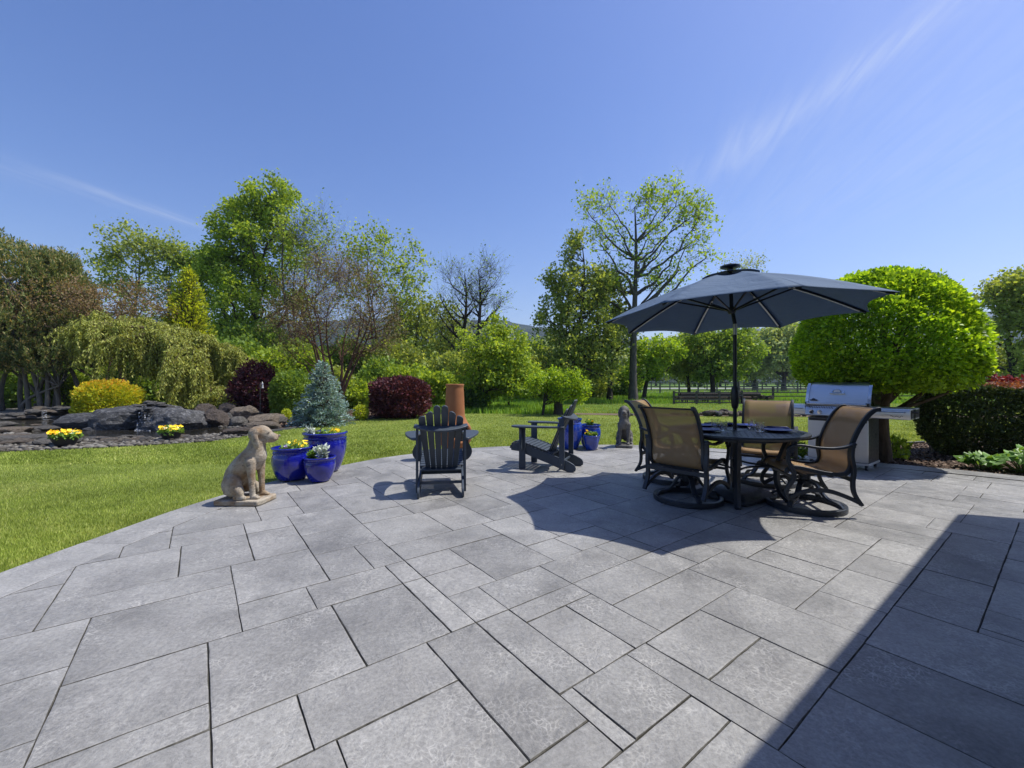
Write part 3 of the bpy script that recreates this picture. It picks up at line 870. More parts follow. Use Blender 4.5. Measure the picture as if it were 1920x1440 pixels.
for i, (x, y, hd, lab) in enumerate(spots):
    o = proto if i == 0 else copy_tree(proto)
    o.location = (x, y, .001); o['label'] = lab
    o.rotation_euler = (0, 0, R(-hd if i in (0,) else hd) if i != 1 else R(78))
    if i == 2: o.rotation_euler = (0, 0, R(-130))
    if i == 3: o.rotation_euler = (0, 0, R(146))

# ------------------------------------------------------------------ place settings
m_plate = simple('cobalt_plate_glaze', (.02, .04, .30), (.015, .03, .22), 10, .38, 0, 0, 40, .4, 0)
m_napkin = simple('navy_napkin_cloth', (.014, .022, .13), (.01, .016, .09), 40, .85, 0, .5, 200, .2)
m_fork = simple('cutlery_steel', (.6, .6, .6), None, 5, .2, 1)
def mat_glass():
    t = NT('clear_glass'); g = t.n('BsdfGlass'); g.inputs['Roughness'].default_value = .02; g.inputs['IOR'].default_value = 1.45
    tr = t.n('BsdfTransparent'); m = t.n('MixShader'); m.inputs[0].default_value = .55
    t.l(g.outputs[0], m.inputs[1]); t.l(tr.outputs[0], m.inputs[2]); return t.done(m.outputs[0])
m_glass = mat_glass()
sets = [(-.36, -.12, 'left front'), (-.17, .34, 'left rear'), (.30, .34, 'right rear'), (.36, -.16, 'right front')]
for (dx, dy, nm) in sets:
    x, y = TX + dx, TY + dy
    pl = MB(); pl.lathe([(0, .0), (.075, 0), (.08, .003), (.115, .013), (.133, .019), (.135, .022), (.13, .022), (.085, .009), (0, .006)], 40)
    o = pl.build('plate', m_plate); o.location = (x, y, TZ + .0015); tag(o, f'cobalt blue plate at the {nm} seat of the table', 'plate', 'plates on the table')
    ang = math.atan2(-dy, -dx); e = Vector((math.cos(ang), math.sin(ang), 0)); p = Vector((-e.y, e.x, 0))
    c = Vector((x, y, 0)) + p * (.20 if dx < 0 else -.19) - e * .02
    rows = []
    for i in range(9):
        rows.append([])
        for j in range(7):
            a, b = (i / 8 - .5) * .23, (j / 6 - .5) * .105
            rows[-1].append(((c + e * a + p * b).x - c.x, (c + e * a + p * b).y - c.y, .014 + .012 * math.sin(i * 1.3 + j * 2.1) * (1 if 0 < i < 8 else .3)))
    o = MB().sheet(rows).build('napkin', m_napkin, solid=.016, sub=1, smooth=R(80)); o.location = (c.x, c.y, TZ + .003)
    tag(o, f'folded navy napkin beside the {nm} plate', 'napkin', 'napkins on the table')
    g = Vector((x, y, 0)) + e * .17 + p * (-.05 if dx < 0 else .1)
    gl = MB(); gl.lathe([(0, 0), (.030, 0), (.034, .004), (.040, .10), (.0385, .10), (.032, .012), (0, .012)], 28)
    o = gl.build('glass_tumbler', m_glass); o.location = (g.x, g.y, TZ + .003); tag(o, f'clear glass tumbler near the {nm} plate', 'glass', 'tumblers on the table')
    fk = Vector((c.x, c.y, TZ + .036)); mb = MB(); mb.tube([e * -.10, e * .02, e * .045], [.0028, .0024, .005], 6)
    for q in (-.007, -.0023, .0023, .007): mb.tube([e * .043 + p * q, e * .095 + p * q], .0013, 5)
    o = mb.build('fork', m_fork); o.location = fk; tag(o, f'steel fork lying on the napkin at the {nm} seat', 'fork', 'forks on the table')

# ------------------------------------------------------------------ parasol
def mat_canvas():
    t = NT('navy_parasol_canvas'); co = t.coord('Object')
    c = t.mix(t.rng(t.noise(co, 180, 2), .3, .7), (.11, .168, .25), (.14, .205, .30))
    st = t.noise(t.coord('Object', (2, 2, 40)), 3, 4, .6)
    c = t.mix(t.rng(st, .35, .75, 0, .35), c, (.155, .225, .325))
    p = t.pbsdf(c, .8, 0, t.bump(t.noise(t.coord('Object', (1, 1, 2.5)), 5, 5, .55, .6), .5, .05), .25)
    tl = t.n('BsdfTranslucent'); tl.inputs['Color'].default_value = (.11, .17, .28, 1)
    m = t.n('MixShader'); m.inputs[0].default_value = .3; t.l(p, m.inputs[1]); t.l(tl.outputs[0], m.inputs[2])
    return t.done(m.outputs[0])
m_canvas = mat_canvas()
m_pole = simple('dark_parasol_pole', (.022, .026, .032), None, 10, .35, .3)
m_led = simple('pale_light_strip', (.72, .74, .76), None, 10, .4)
m_silver = simple('satin_metal', (.42, .43, .42), None, 12, .35, 1)
m_basebox = simple('parasol_base_resin', (.035, .038, .043), None, 12, .45, 0, .2, 90)
par = thing('parasol', 'navy blue canvas parasol standing through the table', 'parasol', (TX, TY, .002))
mb = MB(); mb.prism([(-.29, -.29), (.29, -.29), (.29, .29), (-.29, .29)], 'z', 0, .05)
V = [(-.29, -.29, .05), (.29, -.29, .05), (.29, .29, .05), (-.29, .29, .05), (-.2, -.2, .105), (.2, -.2, .105), (.2, .2, .105), (-.2, .2, .105)]
mb.add(V, [(0, 1, 5, 4), (1, 2, 6, 5), (2, 3, 7, 6), (3, 0, 4, 7), (4, 5, 6, 7)])
o = mb.build('base_box', m_basebox, par, bevel=.015); o.rotation_euler = (0, 0, R(30))
MB().tube([(0, 0, .10), (0, 0, .42)], .03, 18).build('base_socket', m_pole, par)
TILT = 1.80
CX, CY, CZ = 2.403 - TX, 4.58 - TY, 1.951
nC = Vector((-.0225, .0266, 1)).normalized()
e1 = Vector((0, 1, 0)).cross(nC).normalized(); e2 = nC.cross(e1)
C0 = Vector((CX, CY, CZ)); HC = .50; RC = 1.37; PH = -2.478
top_c = C0 + nC * HC
MB().tube([(0, 0, .1), (0, 0, TILT)], .0195, 18).build('pole', m_pole, par)
MB().tube([(0, 0, TILT - .04), (0, 0, TILT + .075)], .0205, 18).build('tilt_joint', m_silver, par)
MB().tube([(0, 0, TILT + .075), C0 + nC * .12, top_c], .0195, 18).build('upper_pole', m_pole, par)
mb = MB(); mb.tube([(0, 0, .96), (0, 0, .99), (0, 0, 1.06), (0, 0, 1.13), (0, 0, 1.18), (0, 0, 1.20)], [.026, .036, .042, .042, .034, .026], 18)
ck = mb.build('crank_housing', m_pole, par); MB().tube([(.03, 0, 1.09), (.06, -.01, 1.09), (.068, -.01, 1.02)], .008, 8).build('crank_handle', m_pole, ck)
def canopy_pt(a, s, rise=0):
    """s 0 at the crown, 1 at the rim"""
    q = Vector((0, 0, 0)) + e1 * math.cos(a) + e2 * math.sin(a)
    return C0 + q * (RC * s) + nC * (HC * (1 - s) + .05 * math.sin(math.pi * s) + rise)
rims = [PH + k * math.pi / 4 for k in range(8)]
for k in range(8):
    a0, a1 = rims[k], rims[k] + math.pi / 4
    rows = []
    for i in range(15):
        s = .17 + (1 - .17) * i / 14; row = []
        A, B = canopy_pt(a0, s), canopy_pt(a1, s)
        for j in range(13):
            t_ = j / 12; q = 4 * t_ * (1 - t_)
            p = A.lerp(B, t_)
            p = p + (C0 + nC * HC - p) * (.075 * q * s ** 3) - nC * (.035 * q * math.sin(math.pi * min(1, s * .92)))
            row.append(p)
        rows.append(row)
    MB().sheet(rows).build('canopy_panel', m_canvas, par, smooth=R(80), solid=.003)
    rows = []
    for i in range(6):                                          # vent flap on top
        s = .02 + .20 * i / 5
        A, B = canopy_pt(a0, s, .022), canopy_pt(a1, s, .022)
        rows.append([A.lerp(B, j / 8) + nC * (.010 * math.sin(math.pi * j / 8) * (i / 5)) for j in range(9)])
    MB().sheet(rows).build('vent_panel', m_canvas, par, smooth=R(80), solid=.003)
run = C0 + nC * .09
for k in range(8):
    a = rims[k]
    pts = [canopy_pt(a, s, -.022) for s in np.linspace(.05, .975, 12)]
    rb = MB().tube(pts, 1, rect=(.011, .008)).build('rib', m_pole, par, smooth=0)
    pts = [canopy_pt(a, s, -.036) for s in np.linspace(.42, .93, 8)]
    MB().tube(pts, 1, rect=(.003, .0085)).build('light_strip', m_led, rb, smooth=0)
    st = MB().tube([run + (canopy_pt(a, .1) - canopy_pt(a, 0)).normalized() * .04, canopy_pt(a, .46, -.035)], 1, rect=(.009, .006)).build('strut', m_pole, par, smooth=0)
mb = MB(); mb.tube([run - nC * .05, run - nC * .03, run + nC * .02], [.03, .042, .042], 18); mb.build('runner', m_pole, par)
mb = MB()
pts = [(.0, .0), (.075, .0), (.10, .010), (.10, .024), (.08, .032), (0, .036)]
mb.lathe(pts, 28, tuple(top_c + nC * .042)); mb.build('solar_cap', m_pole, par)
MB().tube([top_c, top_c + nC * .09], .028, 12).build('finial', m_pole, par)

# ------------------------------------------------------------------ gas grill
def mat_steel():
    t = NT('brushed_stainless'); co = t.coord('Object', (1.5, 40, 160))
    f = t.noise(co, 3, 4, .6); c = t.mix(t.rng(f, .3, .7), (.60, .60, .60), (.70, .70, .70))
    sm = t.rng(t.noise(t.coord('Object'), 6, 4), .3, .7, .30, .48)
    return t.done(t.pbsdf(c, sm, 1, t.bump(f, .05, .002), .5))
m_steel = mat_steel()
m_chrome = simple('polished_chrome', (.66, .67, .69), None, 4, .1, 1)
m_dark = simple('grill_dark_trim', (.02, .02, .022), None, 10, .4)
m_sside = simple('grill_side_grey', (.10, .10, .105), None, 10, .35, .8)
grill = thing('gas_grill', 'stainless steel gas grill with side shelves behind the chairs', 'grill', (4.77, 6.15, .001), math.atan2(-.8, .6))
W2, D = .365, .50
MB().box((0, D / 2, .40), (.73, D, .64)).build('cabinet', m_sside, grill, bevel=.004)
for s in (-1, 1):
    d_ = MB().box((s * .1835, -.012, .405), (.357, .024, .60)).build('door', m_steel, grill, bevel=.006)
    MB().box((s * .1835, -.026, .685), (.33, .008, .035)).build('handle', m_dark, d_, bevel=.003)
MB().box((0, D / 2, .085), (.75, D + .03, .03)).build('bottom_rail', m_steel, grill, bevel=.004)
for s in (-1, 1):
    for y in (.03, D - .03):
        c = MB(); c.tube([(s * .33 - .013, y, .034), (s * .33 + .013, y, .034)], .034, 18); w = c.build('caster', m_dark, grill)
        MB().tube([(s * .33 - .015, y, .034), (s * .33 + .015, y, .034)], .014, 12).build('hub', m_chrome, w)
        MB().box((s * .33, y, .068), (.05, .03, .012)).build('caster_fork', m_dark, w)
mb = MB(); mb.prism([(-.045, .735), (-.075, .755), (-.05, .865), (-.02, .895), (D, .895), (D, .735)], 'x', -.385, .385)
panel = mb.build('control_panel', m_steel, grill, bevel=.004)
for k, x in enumerate((-.30, -.20, -.02, .10, .26)):
    mb = MB(); mb.tube([(x, -.055, .798), (x, -.066, .796)], [.034, .03], 20); b = mb.build('knob_bezel', m_chrome, panel)
    mb = MB(); mb.tube([(x, -.066, .796), (x, -.10, .79)], [.021, .019], 18); mb.build('knob', m_dark if k % 2 == 0 else m_chrome, b)
mb = MB()
for k in range(22):                                             # slanted vent slots
    if 9 < k < 11: continue
    x = -.33 + k * .031
    MB().tube([(x - .008, -.047, .884), (x + .012, -.054, .857)], 1, rect=(.0035, .0022)).build('vent_slot', m_dark, panel, smooth=0)
def lidp(w): return [(-.035, .90), (-.03, .925), (.02, 1.07), (.075, 1.18), (.15, 1.232), (.25, 1.245), (.38, 1.22), (.455, 1.12), (.47, .90)]
mb = MB(); mb.prism(spline(lidp(0), 4)[:], 'x', -.355, .355); lid = mb.build('lid', m_steel, grill, bevel=.003)
for s in (-1, 1):
    q = [(p[0] - .014 if p[0] < .2 else p[0] + .01, p[1] + (.012 if p[1] > 1.0 else 0)) for p in spline(lidp(0), 4)]
    mb = MB(); x0, x1 = sorted((s * .352, s * .392)); mb.prism(q, 'x', x0, x1); mb.build('lid_end_cap', m_chrome, lid, bevel=.008)
    MB().box((s * .36, -.055, .925), (.045, .05, .045)).build('handle_post', m_dark, lid, bevel=.006)
MB().tube([(-.36, -.083, .925), (.36, -.083, .925)], .014, 14).build('lid_handle', m_chrome, lid)
# arched thermometer badge and small maker's mark on the lid
L0 = Vector((0, .012, 1.085)); nL = Vector((0, -.93, .36)).normalized(); uL = Vector((0, .36, .93))
def on_lid(x, h, out): return L0 + Vector((x, 0, 0)) + uL * h + nL * out
arc = [(.085 * math.cos(a), .062 * math.sin(a)) for a in np.linspace(0, math.pi, 13)] + [(-.092, -.012), (.092, -.012)]
def plate_on_lid(poly, o0, o1, mat, name, par_):
    n = len(poly); V = [on_lid(p[0], p[1], o0) for p in poly] + [on_lid(p[0], p[1], o1) for p in poly]
    F = [tuple(range(n, 2 * n)), tuple(range(n))[::-1]] + [(i, (i + 1) % n, n + (i + 1) % n, n + i) for i in range(n)]
    return MB().add(V, F).build(name, mat, par_, smooth=0)
th = plate_on_lid(arc, -.012, .022, m_chrome, 'thermometer', lid)
plate_on_lid([(p[0] * .62, p[1] * .62 + .008) for p in arc], .022, .025, m_dark, 'dial', th)
plate_on_lid([(p[0] * .5, p[1] * .5 + .011) for p in arc], .025, .027, m_white, 'dial_face', th)
bad = [(-.29 + x, -.125 + y) for x, y in [(-.04, 0), (.05, 0), (.055, .012), (.03, .014), (.022, .028), (.005, .034), (-.012, .028), (-.02, .014), (-.045, .012)]]
plate_on_lid(bad, -.006, .006, m_dark, 'badge', lid)
for s in (-1, 1):
    x0, x1 = sorted((s * .385, s * .80))
    mb = MB(); mb.prism([(-.045, .745), (-.055, .76), (-.055, .875), (-.045, .89), (D - .02, .89), (D - .02, .745)], 'x', x0, x1)
    sh = mb.build('side_shelf', m_steel, grill, bevel=.004)
    mb = MB(); mb.tube([(s * .42, -.055, .845), (s * .42, -.085, .845), (s * .75, -.085, .845), (s * .75, -.055, .845)], .008, 10); mb.build('towel_bar', m_chrome, sh)
    if s > 0:
        mb = MB(); mb.prism([(-.03, .765), (D - .06, .765), (D - .06, .87), (-.03, .87)], 'x', .801, .807); mb.build('end_recess', m_dark, sh)
        mb = MB(); mb.prism([(.09, .75), (.15, .75), (.15, .885), (.09, .885)], 'x', .807, .815); mb.build('end_bracket', m_chrome, sh)
        mb = MB(); mb.tube([(.80, .0, .845), (.87, -.005, .845)], .011, 10); mb.build('end_knob', m_dark, sh)
        wv = [(.60 + .016 * k, -.058, .785 + .008 * math.sin(k * 1.9) + (.006 if k in (0, 7) else 0)) for k in range(9)]
        MB().tube(spline(wv, 4), .0028, 6).build('script_emblem', m_dark, sh)
for k in range(4):
    MB().box((.3665, .36, .45 + k * .018), (.004, .11, .006)).build('side_louvre', m_dark, grill)

# ------------------------------------------------------------------ glazed pots
def mat_glaze(name, a, b):
    t = NT(name); co = t.coord('Object')
    c = t.mix(t.rng(t.noise(co, 7, 5, .6), .3, .7), b, a)
    run_ = t.noise(t.coord('Object', (14, 14, 1.2)), 2, 4, .6)
    c = t.mix(t.rng(run_, .55, .75, 0, .5), c, tuple(q * 1.7 for q in a))
    return t.done(t.pbsdf(c, .16, 0, t.bump(t.noise(co, 22, 3), .06, .01), .5, .7))
m_cobalt = mat_glaze('cobalt_glaze', (.008, .012, .33), (.005, .007, .17))
m_royal = mat_glaze('royal_blue_glaze', (.016, .06, .42), (.01, .03, .22))
m_soil = simple('potting_soil', (.035, .025, .018), None, 40, .95, 0, .8, 80)

def leaf_quads(P, A, N, L, W):
    """leaves at P, pointing along A, lying across N; diamond quads"""
    A = A / (np.linalg.norm(A, axis=1, keepdims=True) + 1e-9)
    B = np.cross(A, N); B /= (np.linalg.norm(B, axis=1, keepdims=True) + 1e-9)
    L = np.asarray(L).reshape(-1, 1); W = np.asarray(W).reshape(-1, 1)
    C = np.cross(B, A)
    V = np.stack([P, P + A * L * .45 + B * W + C * W * .25, P + A * L, P + A * L * .45 - B * W + C * W * .25], 1)
    return V.reshape(-1, 3), np.arange(len(P) * 4).reshape(-1, 4)
def unit(n, g=None):
    g = rg if g is None else g
    v = g.normal(0, 1, (n, 3)); return v / np.linalg.norm(v, axis=1, keepdims=True)
def leaves(name, P, size, mat, parent, aspect=.32, up=.3, A=None, g=None, rnd=None, spread=.45):
    g = rg if g is None else g
    n = len(P); L = size * g.uniform(.6, 1.35, n)
    if A is None: A = unit(n, g)
    else: A = A + unit(n, g) * spread
    N = unit(n, g) + np.array([0, 0, up * 2])
    V, F = leaf_quads(P, A, N, L, L * aspect)
    r = np.clip(g.normal(.5, .25, n), 0, 1) if rnd is None else rnd
    return link_mesh(name, np_mesh(name, V, F, r), mat, parent)

m_pansy_leaf = leafmat('pansy_leaf', [(.05, .10, .02), (.10, .18, .03), (.16, .26, .05)], .3)
m_yellow = leafmat('yellow_petal', [(.55, .36, .01), (.75, .52, .02), (.80, .62, .05)], .25, .6, 1.1)
m_lilac = leafmat('lilac_petal', [(.12, .06, .25), (.3, .22, .45), (.6, .55, .7)], .25, .6, 1.0)
m_whitep = leafmat('white_petal', [(.7, .7, .66), (.8, .8, .76)], .25, .6, 1.0)
m_silverleaf = leafmat('silver_leaf', [(.22, .26, .22), (.34, .38, .33), (.46, .50, .45)], .15, .7, 1.0)
m_darkpetal = leafmat('dark_petal', [(.02, .006, .02), (.05, .01, .04)], .2, .6, 1)

def flowers(parent, c, rad, n, hgt, mat, name, size=.03, g=None):
    """round five-petalled flower heads held over the leaves"""
    g = rg if g is None else g
    V = []; F = []; rn = []
    for k in range(n):
        a, r = g.uniform(0, 2 * np.pi), rad * math.sqrt(g.uniform(0, 1))
        p = Vector((c[0] + r * math.cos(a), c[1] + r * math.sin(a), c[2] + hgt * g.uniform(.35, 1)))
        nd = Vector((g.normal(0, .6), g.normal(-.5, .5), .8)).normalized(); u = nd.orthogonal().normalized(); w = nd.cross(u)
        s = size * g.uniform(.75, 1.25)
        for q in range(5):
            an = q * 2 * math.pi / 5 + k
            d0 = u * math.cos(an) + w * math.sin(an); d1 = u * math.cos(an + .75) + w * math.sin(an + .75); d2 = u * math.cos(an - .75) + w * math.sin(an - .75)
            i = len(V); V += [p, p + d1 * s * .8 + nd * s * .15, p + d0 * s * 1.1 + nd * s * .2, p + d2 * s * .8 + nd * s * .15]
            F.append((i, i + 1, i + 2, i + 3)); rn.append(min(1, max(0, g.normal(.5, .3))))
    return link_mesh(name, np_mesh(name, np.array([tuple(v) for v in V]), F, rn), mat, parent)

def pot(label, loc, H, Rm, prof, mat, plants, flutes=0, beads=True, group=None, seed=1):
    g = np.random.default_rng(seed)
    t = thing('glazed_pot', label, 'plant pot', (loc[0], loc[1], .001), g.uniform(0, 6), group)
    P = [(r * Rm, z * H) for r, z in prof]
    P = [P[0]] + spline(P, 3)[1:]
    inner = [(Rm * .90, H * 1.0), (Rm * .86, H * .93), (Rm * .85, H * .80), (.02, H * .80)]
    fl = (lambda a, z, i: 1 + .014 * math.cos(a * flutes) * max(0, min(1, (z / H - .35) * 4)) * max(0, min(1, (.78 - z / H) * 12))) if flutes else None
    mb = MB(); mb.lathe(P + inner, 96 if flutes else 56, fn=fl); body = mb.build('pot_body', mat, t, smooth=R(50))
    if beads:
        mb = MB(); n = 40; rr = np.interp(.83 * H, [p[1] for p in P], [p[0] for p in P])
        for k in range(n):
            a = 2 * math.pi * k / n; mb.ball((rr * math.cos(a), rr * math.sin(a), .83 * H), .0085, 6, 4)
        tag(mb.build('bead_band', mat, body), kind='stuff')
    for k in range(3):
        a = 2.1 * k; MB().box((prof[0][0] * Rm * .8 * math.cos(a), prof[0][0] * Rm * .8 * math.sin(a), .008), (.05, .05, .016)).build('pot_foot', m_soil, t)
    MB().lathe([(Rm * .86, H * .86), (Rm * .5, H * .885), (0, H * .89)], 28).build('soil', m_soil, t)
    rot = -t.rotation_euler[2]
    def loc2(x, y): return (x * math.cos(rot) - y * math.sin(rot), x * math.sin(rot) + y * math.cos(rot))
    for kind, x, y, rad, hgt, n in plants:
        x, y = loc2(x * Rm, y * Rm); c = (x, y, H * .88)
        if kind in ('yellow', 'white', 'lilac', 'dark'):
            k = n * 14; a = g.uniform(0, 2 * np.pi, k); r = rad * Rm * np.sqrt(g.uniform(0, 1, k))
            Pn = np.stack([c[0] + r * np.cos(a), c[1] + r * np.sin(a), c[2] + g.uniform(0, hgt * .75, k)], 1)
            leaves('foliage', Pn, .045, m_pansy_leaf, t, .38, .5, g=g)
            flowers(t, c, rad * Rm, n, hgt, {'yellow': m_yellow, 'white': m_whitep, 'lilac': m_lilac, 'dark': m_darkpetal}[kind], 'blossoms', .024, g)
        else:                                             # silvery dusty miller / green sprig
            Pn = []; An = []
            for s in range(n):
                a = g.uniform(0, 2 * np.pi); tilt = g.uniform(.2, 1.0)
                d = np.array([math.cos(a) * tilt, math.sin(a) * tilt, 1.0]); d /= np.linalg.norm(d)
                for q in np.linspace(.15, 1, 12):
                    for sd in range(3):
                        Pn.append(np.array(c) + d * hgt * q + g.normal(0, .004, 3)); An.append(d * .6 + unit(1, g)[0])
            leaves('sprig', np.array(Pn), .05, m_silverleaf if kind == 'silver' else m_pansy_leaf, t, .2, .3, A=np.array(An), g=g, spread=.3)
    return t

wide = [(.66, .03), (.68, .04), (.80, .14), (.93, .32), (1.0, .52), (.985, .70), (.935, .80), (.925, .86), (.955, .88), (.925, .90), (1.0, .945), (1.03, .965), (1.03, .99), (1.0, 1.0)]
tall = [(.60, .03), (.62, .04), (.72, .14), (.86, .34), (.96, .56), (.985, .72), (.955, .80), (.945, .85), (.975, .865), (.945, .885), (1.0, .945), (1.03, .965), (1.03, .99), (1.0, 1.0)]
jar = [(.62, .02), (.64, .03), (.76, .15), (.92, .36), (1.0, .58), (.99, .74), (.94, .82), (.95, .84), (.90, .87), (.90, .91), (.97, .955), (.99, .975), (.985, 1.0), (.96, 1.0)]
cone = [(.62, .02), (.64, .03), (.74, .2), (.87, .5), (.95, .78), (.97, .9), (1.0, .94), (1.03, .96), (1.03, .99), (1.0, 1.0)]
PG = 'cobalt pots beside the tan dog statue'; QG = 'blue pots at the far patio edge'
pot('fluted cobalt blue pot of yellow pansies right behind the tan dog', (-2.82, 5.38), .42, .235, wide, m_cobalt, [('yellow', .35, 0, .55, .12, 16), ('lilac', -.5, .1, .3, .05, 5)], 44, True, PG, 3)
pot('tallest cobalt blue pot, yellow and dark pansies, of the left trio', (-2.61, 5.86), .55, .285, tall, m_cobalt, [('yellow', .45, .1, .5, .10, 16), ('dark', -.15, -.1, .15, .13, 3), ('silver', -.6, -.3, .2, .13, 5), ('lilac', -.4, .3, .2, .05, 3)], 0, True, PG, 4)
pot('smallest cobalt blue pot with a silvery sprig, left trio', (-2.42, 5.28), .31, .187, tall, m_cobalt, [('silver', .35, -.1, .3, .17, 9), ('green', -.45, 0, .3, .08, 10)], 0, True, PG, 5)
pot('tall royal blue jar of yellow flowers behind the side-on adirondack chair', (1.08, 7.86), .57, .235, jar, m_royal, [('yellow', .1, 0, .5, .17, 12)], 0, False, QG, 6)
pot('wide blue jar with one orange-yellow bloom, far right pot', (1.50, 8.08), .43, .21, jar, m_royal, [('yellow', .05, 0, .25, .17, 3), ('green', 0, 0, .5, .12, 9)], 0, False, QG, 7)
pot('small royal blue tapered pot in front of the wide jar', (1.46, 7.72), .27, .155, cone, m_royal, [('yellow', -.25, 0, .45, .11, 9), ('green', .4, 0, .3, .06, 5)], 0, False, QG, 8)

# ------------------------------------------------------------------ dog statues
def dog_mesh(head_yaw):
    """sitting hound facing +x, rump at -x, stands on z=0"""
    mb = MB()
    def chain(pts, seg=14):
        P = spline([p[:4] for p in pts], 5)
        for p in P:
            mb.ball(p[:3], p[3], seg, 8)
    chain([(-.17, 0, .16, .105), (-.13, 0, .25, .118), (-.05, 0, .35, .118), (.03, 0, .43, .112), (.08, 0, .50, .10), (.095, 0, .57, .086), (.105, 0, .63, .076)])
    chain([(.07, 0, .38, .09), (.115, 0, .45, .082), (.115, 0, .50, .07)])                                   # chest
    for s in (-1, 1):
        chain([(.075, s * .075, .40, .06), (.085, s * .08, .30, .044), (.095, s * .08, .17, .033), (.10, s * .08, .05, .030)])   # foreleg
        chain([(.105, s * .08, .022, .032), (.14, s * .083, .020, .028)])                                        # forepaw
        for q in (-.016, 0, .016): mb.ball((.163, s * .083 + q, .016), (.018, .011, .016), 8, 6)
        mb.ball((-.11, s * .105, .15), (.115, .062, .125), 16, 10)                                               # thigh
        chain([(-.02, s * .125, .10, .05), (.0, s * .13, .06, .036), (-.05, s * .13, .028, .03)])
        chain([(-.05, s * .13, .026, .03), (.04, s * .135, .022, .028)])                                         # hind paw
    chain([(-.25, .0, .06, .035), (-.28, .04, .03, .026), (-.25, .12, .02, .018)])                             # tail
    h = Matrix.Rotation(head_yaw, 3, 'Z'); hc = Vector((.115, 0, .665)); k0 = len(mb.v)
    def H(p): q = h @ Vector(p) + hc; return tuple(q)
    def hchain(pts):
        for p in spline(pts, 4): mb.ball(H(p[:3]), p[3], 12, 8)
    hchain([(-.02, 0, .025, .084), (.03, 0, .04, .080), (.07, 0, .025, .064)])
    hchain([(.07, 0, .012, .06), (.115, 0, -.006, .050), (.155, 0, -.018, .042)])
    hchain([(.06, 0, -.025, .05), (.135, 0, -.042, .034)])
    mb.ball(H((.190, 0, -.003)), (.015, .018, .013), 10, 8)
    for s in (-1, 1):
        mb.ball(H((.088, s * .032, .060)), (.026, .016, .012), 8, 6)
        mb.ball(H((.150, s * .024, -.034)), (.034, .020, .022), 10, 7)                                             # brow
        for p in spline([(-.01, s * .068, .065, .024), (-.02, s * .092, .015, .028), (-.012, s * .10, -.05, .032), (.0, s * .094, -.10, .022)], 4):
            mb.ball(H(p[:3]), (p[3] * 1.25, p[3] * .62, p[3]), 10, 8)
    me = mb.mesh('dog_body', 0); o = bpy.data.objects.new('tmp_dog', me); COL.objects.link(o)
    md = o.modifiers.new('r', 'REMESH'); md.mode = 'VOXEL'; md.voxel_size = .0065; md.use_smooth_shade = True
    sm = o.modifiers.new('s', 'SMOOTH'); sm.iterations = 2; sm.factor = .45
    bpy.context.view_layer.update()
    dg = bpy.context.evaluated_depsgraph_get()
    out = bpy.data.meshes.new_from_object(o.evaluated_get(dg))
    bpy.data.objects.remove(o)
    out.polygons.foreach_set('use_smooth', [True] * len(out.polygons))
    return out
def mat_stone(name, a, b, c, moss):
    t = NT(name); co = t.coord('Object')
    n1 = t.rng(t.noise(co, 5.5, 6, .65), .40, .60); n2 = t.rng(t.noise(co, 13, 6, .7), .48, .66)
    col = t.mix(n1, a, b); col = t.mix(t.math('MULTIPLY', n2, .6), col, c)
    sp = t.rng(t.noise(co, 26, 5, .75), .56, .66); col = t.mix(t.math('MULTIPLY', sp, .75), col, moss)
    return t.done(t.pbsdf(col, .88, 0, t.bump(t.noise(co, 45, 6, .7), .8, .012), .25))
m_tanstone = mat_stone('weathered_tan_stone', (.27, .19, .115), (.43, .38, .30), (.25, .245, .215), (.07, .055, .04))
m_greystone = mat_stone('dark_grey_cast_stone', (.115, .11, .10), (.19, .185, .17), (.06, .058, .055), (.26, .25, .22))
m_eye = simple('weathered_dark_stone', (.06, .05, .042), None, 20, .8)
m_nose = simple('weathered_nose_stone', (.22, .19, .15), None, 20, .8)
def statue(label, loc, rz, yaw, mat, s=1.0):
    t = thing('dog_statue', label, 'statue', (loc[0], loc[1], .001), rz, 'sitting dog statues on the patio')
    o = link_mesh('dog', dog_mesh(yaw), mat, t); o.location = (0, 0, .055 * s); o.scale = (s, s, s)
    mb = MB(); mb.prism([(-.27 * s, -.17 * s), (-.20 * s, -.175 * s), (.21 * s, -.165 * s), (.225 * s, -.10 * s), (.225 * s, .14 * s), (.20 * s, .17 * s), (-.22 * s, .17 * s), (-.27 * s, .12 * s)], 'z', 0, .058 * s)
    mb.build('plinth', mat, t, bevel=.012)
    hm = Matrix.Rotation(yaw, 3, 'Z'); base_ = Vector((.115, 0, .665))
    for sd in (-1, 1):
        e_ = hm @ Vector((.103, sd * .046, .038)) + base_; MB().ball(tuple((e_ + Vector((0, 0, .055))) * s), .0095 * s, 10, 7).build('eye', m_eye, t)
    e_ = hm @ Vector((.198, 0, .0)) + base_; MB().ball(tuple((e_ + Vector((0, 0, .055))) * s), (.014 * s, .018 * s, .012 * s), 10, 7).build('nose', m_eye if mat is m_greystone else m_nose, t)
    return t
statue('tan weathered dog statue sitting by the lawn edge, left', (-2.74, 4.36), R(-3), R(24), m_tanstone, .95)
statue('grey dog statue sitting at the far patio edge', (2.17, 8.1), R(-108), R(4), m_greystone, .95)

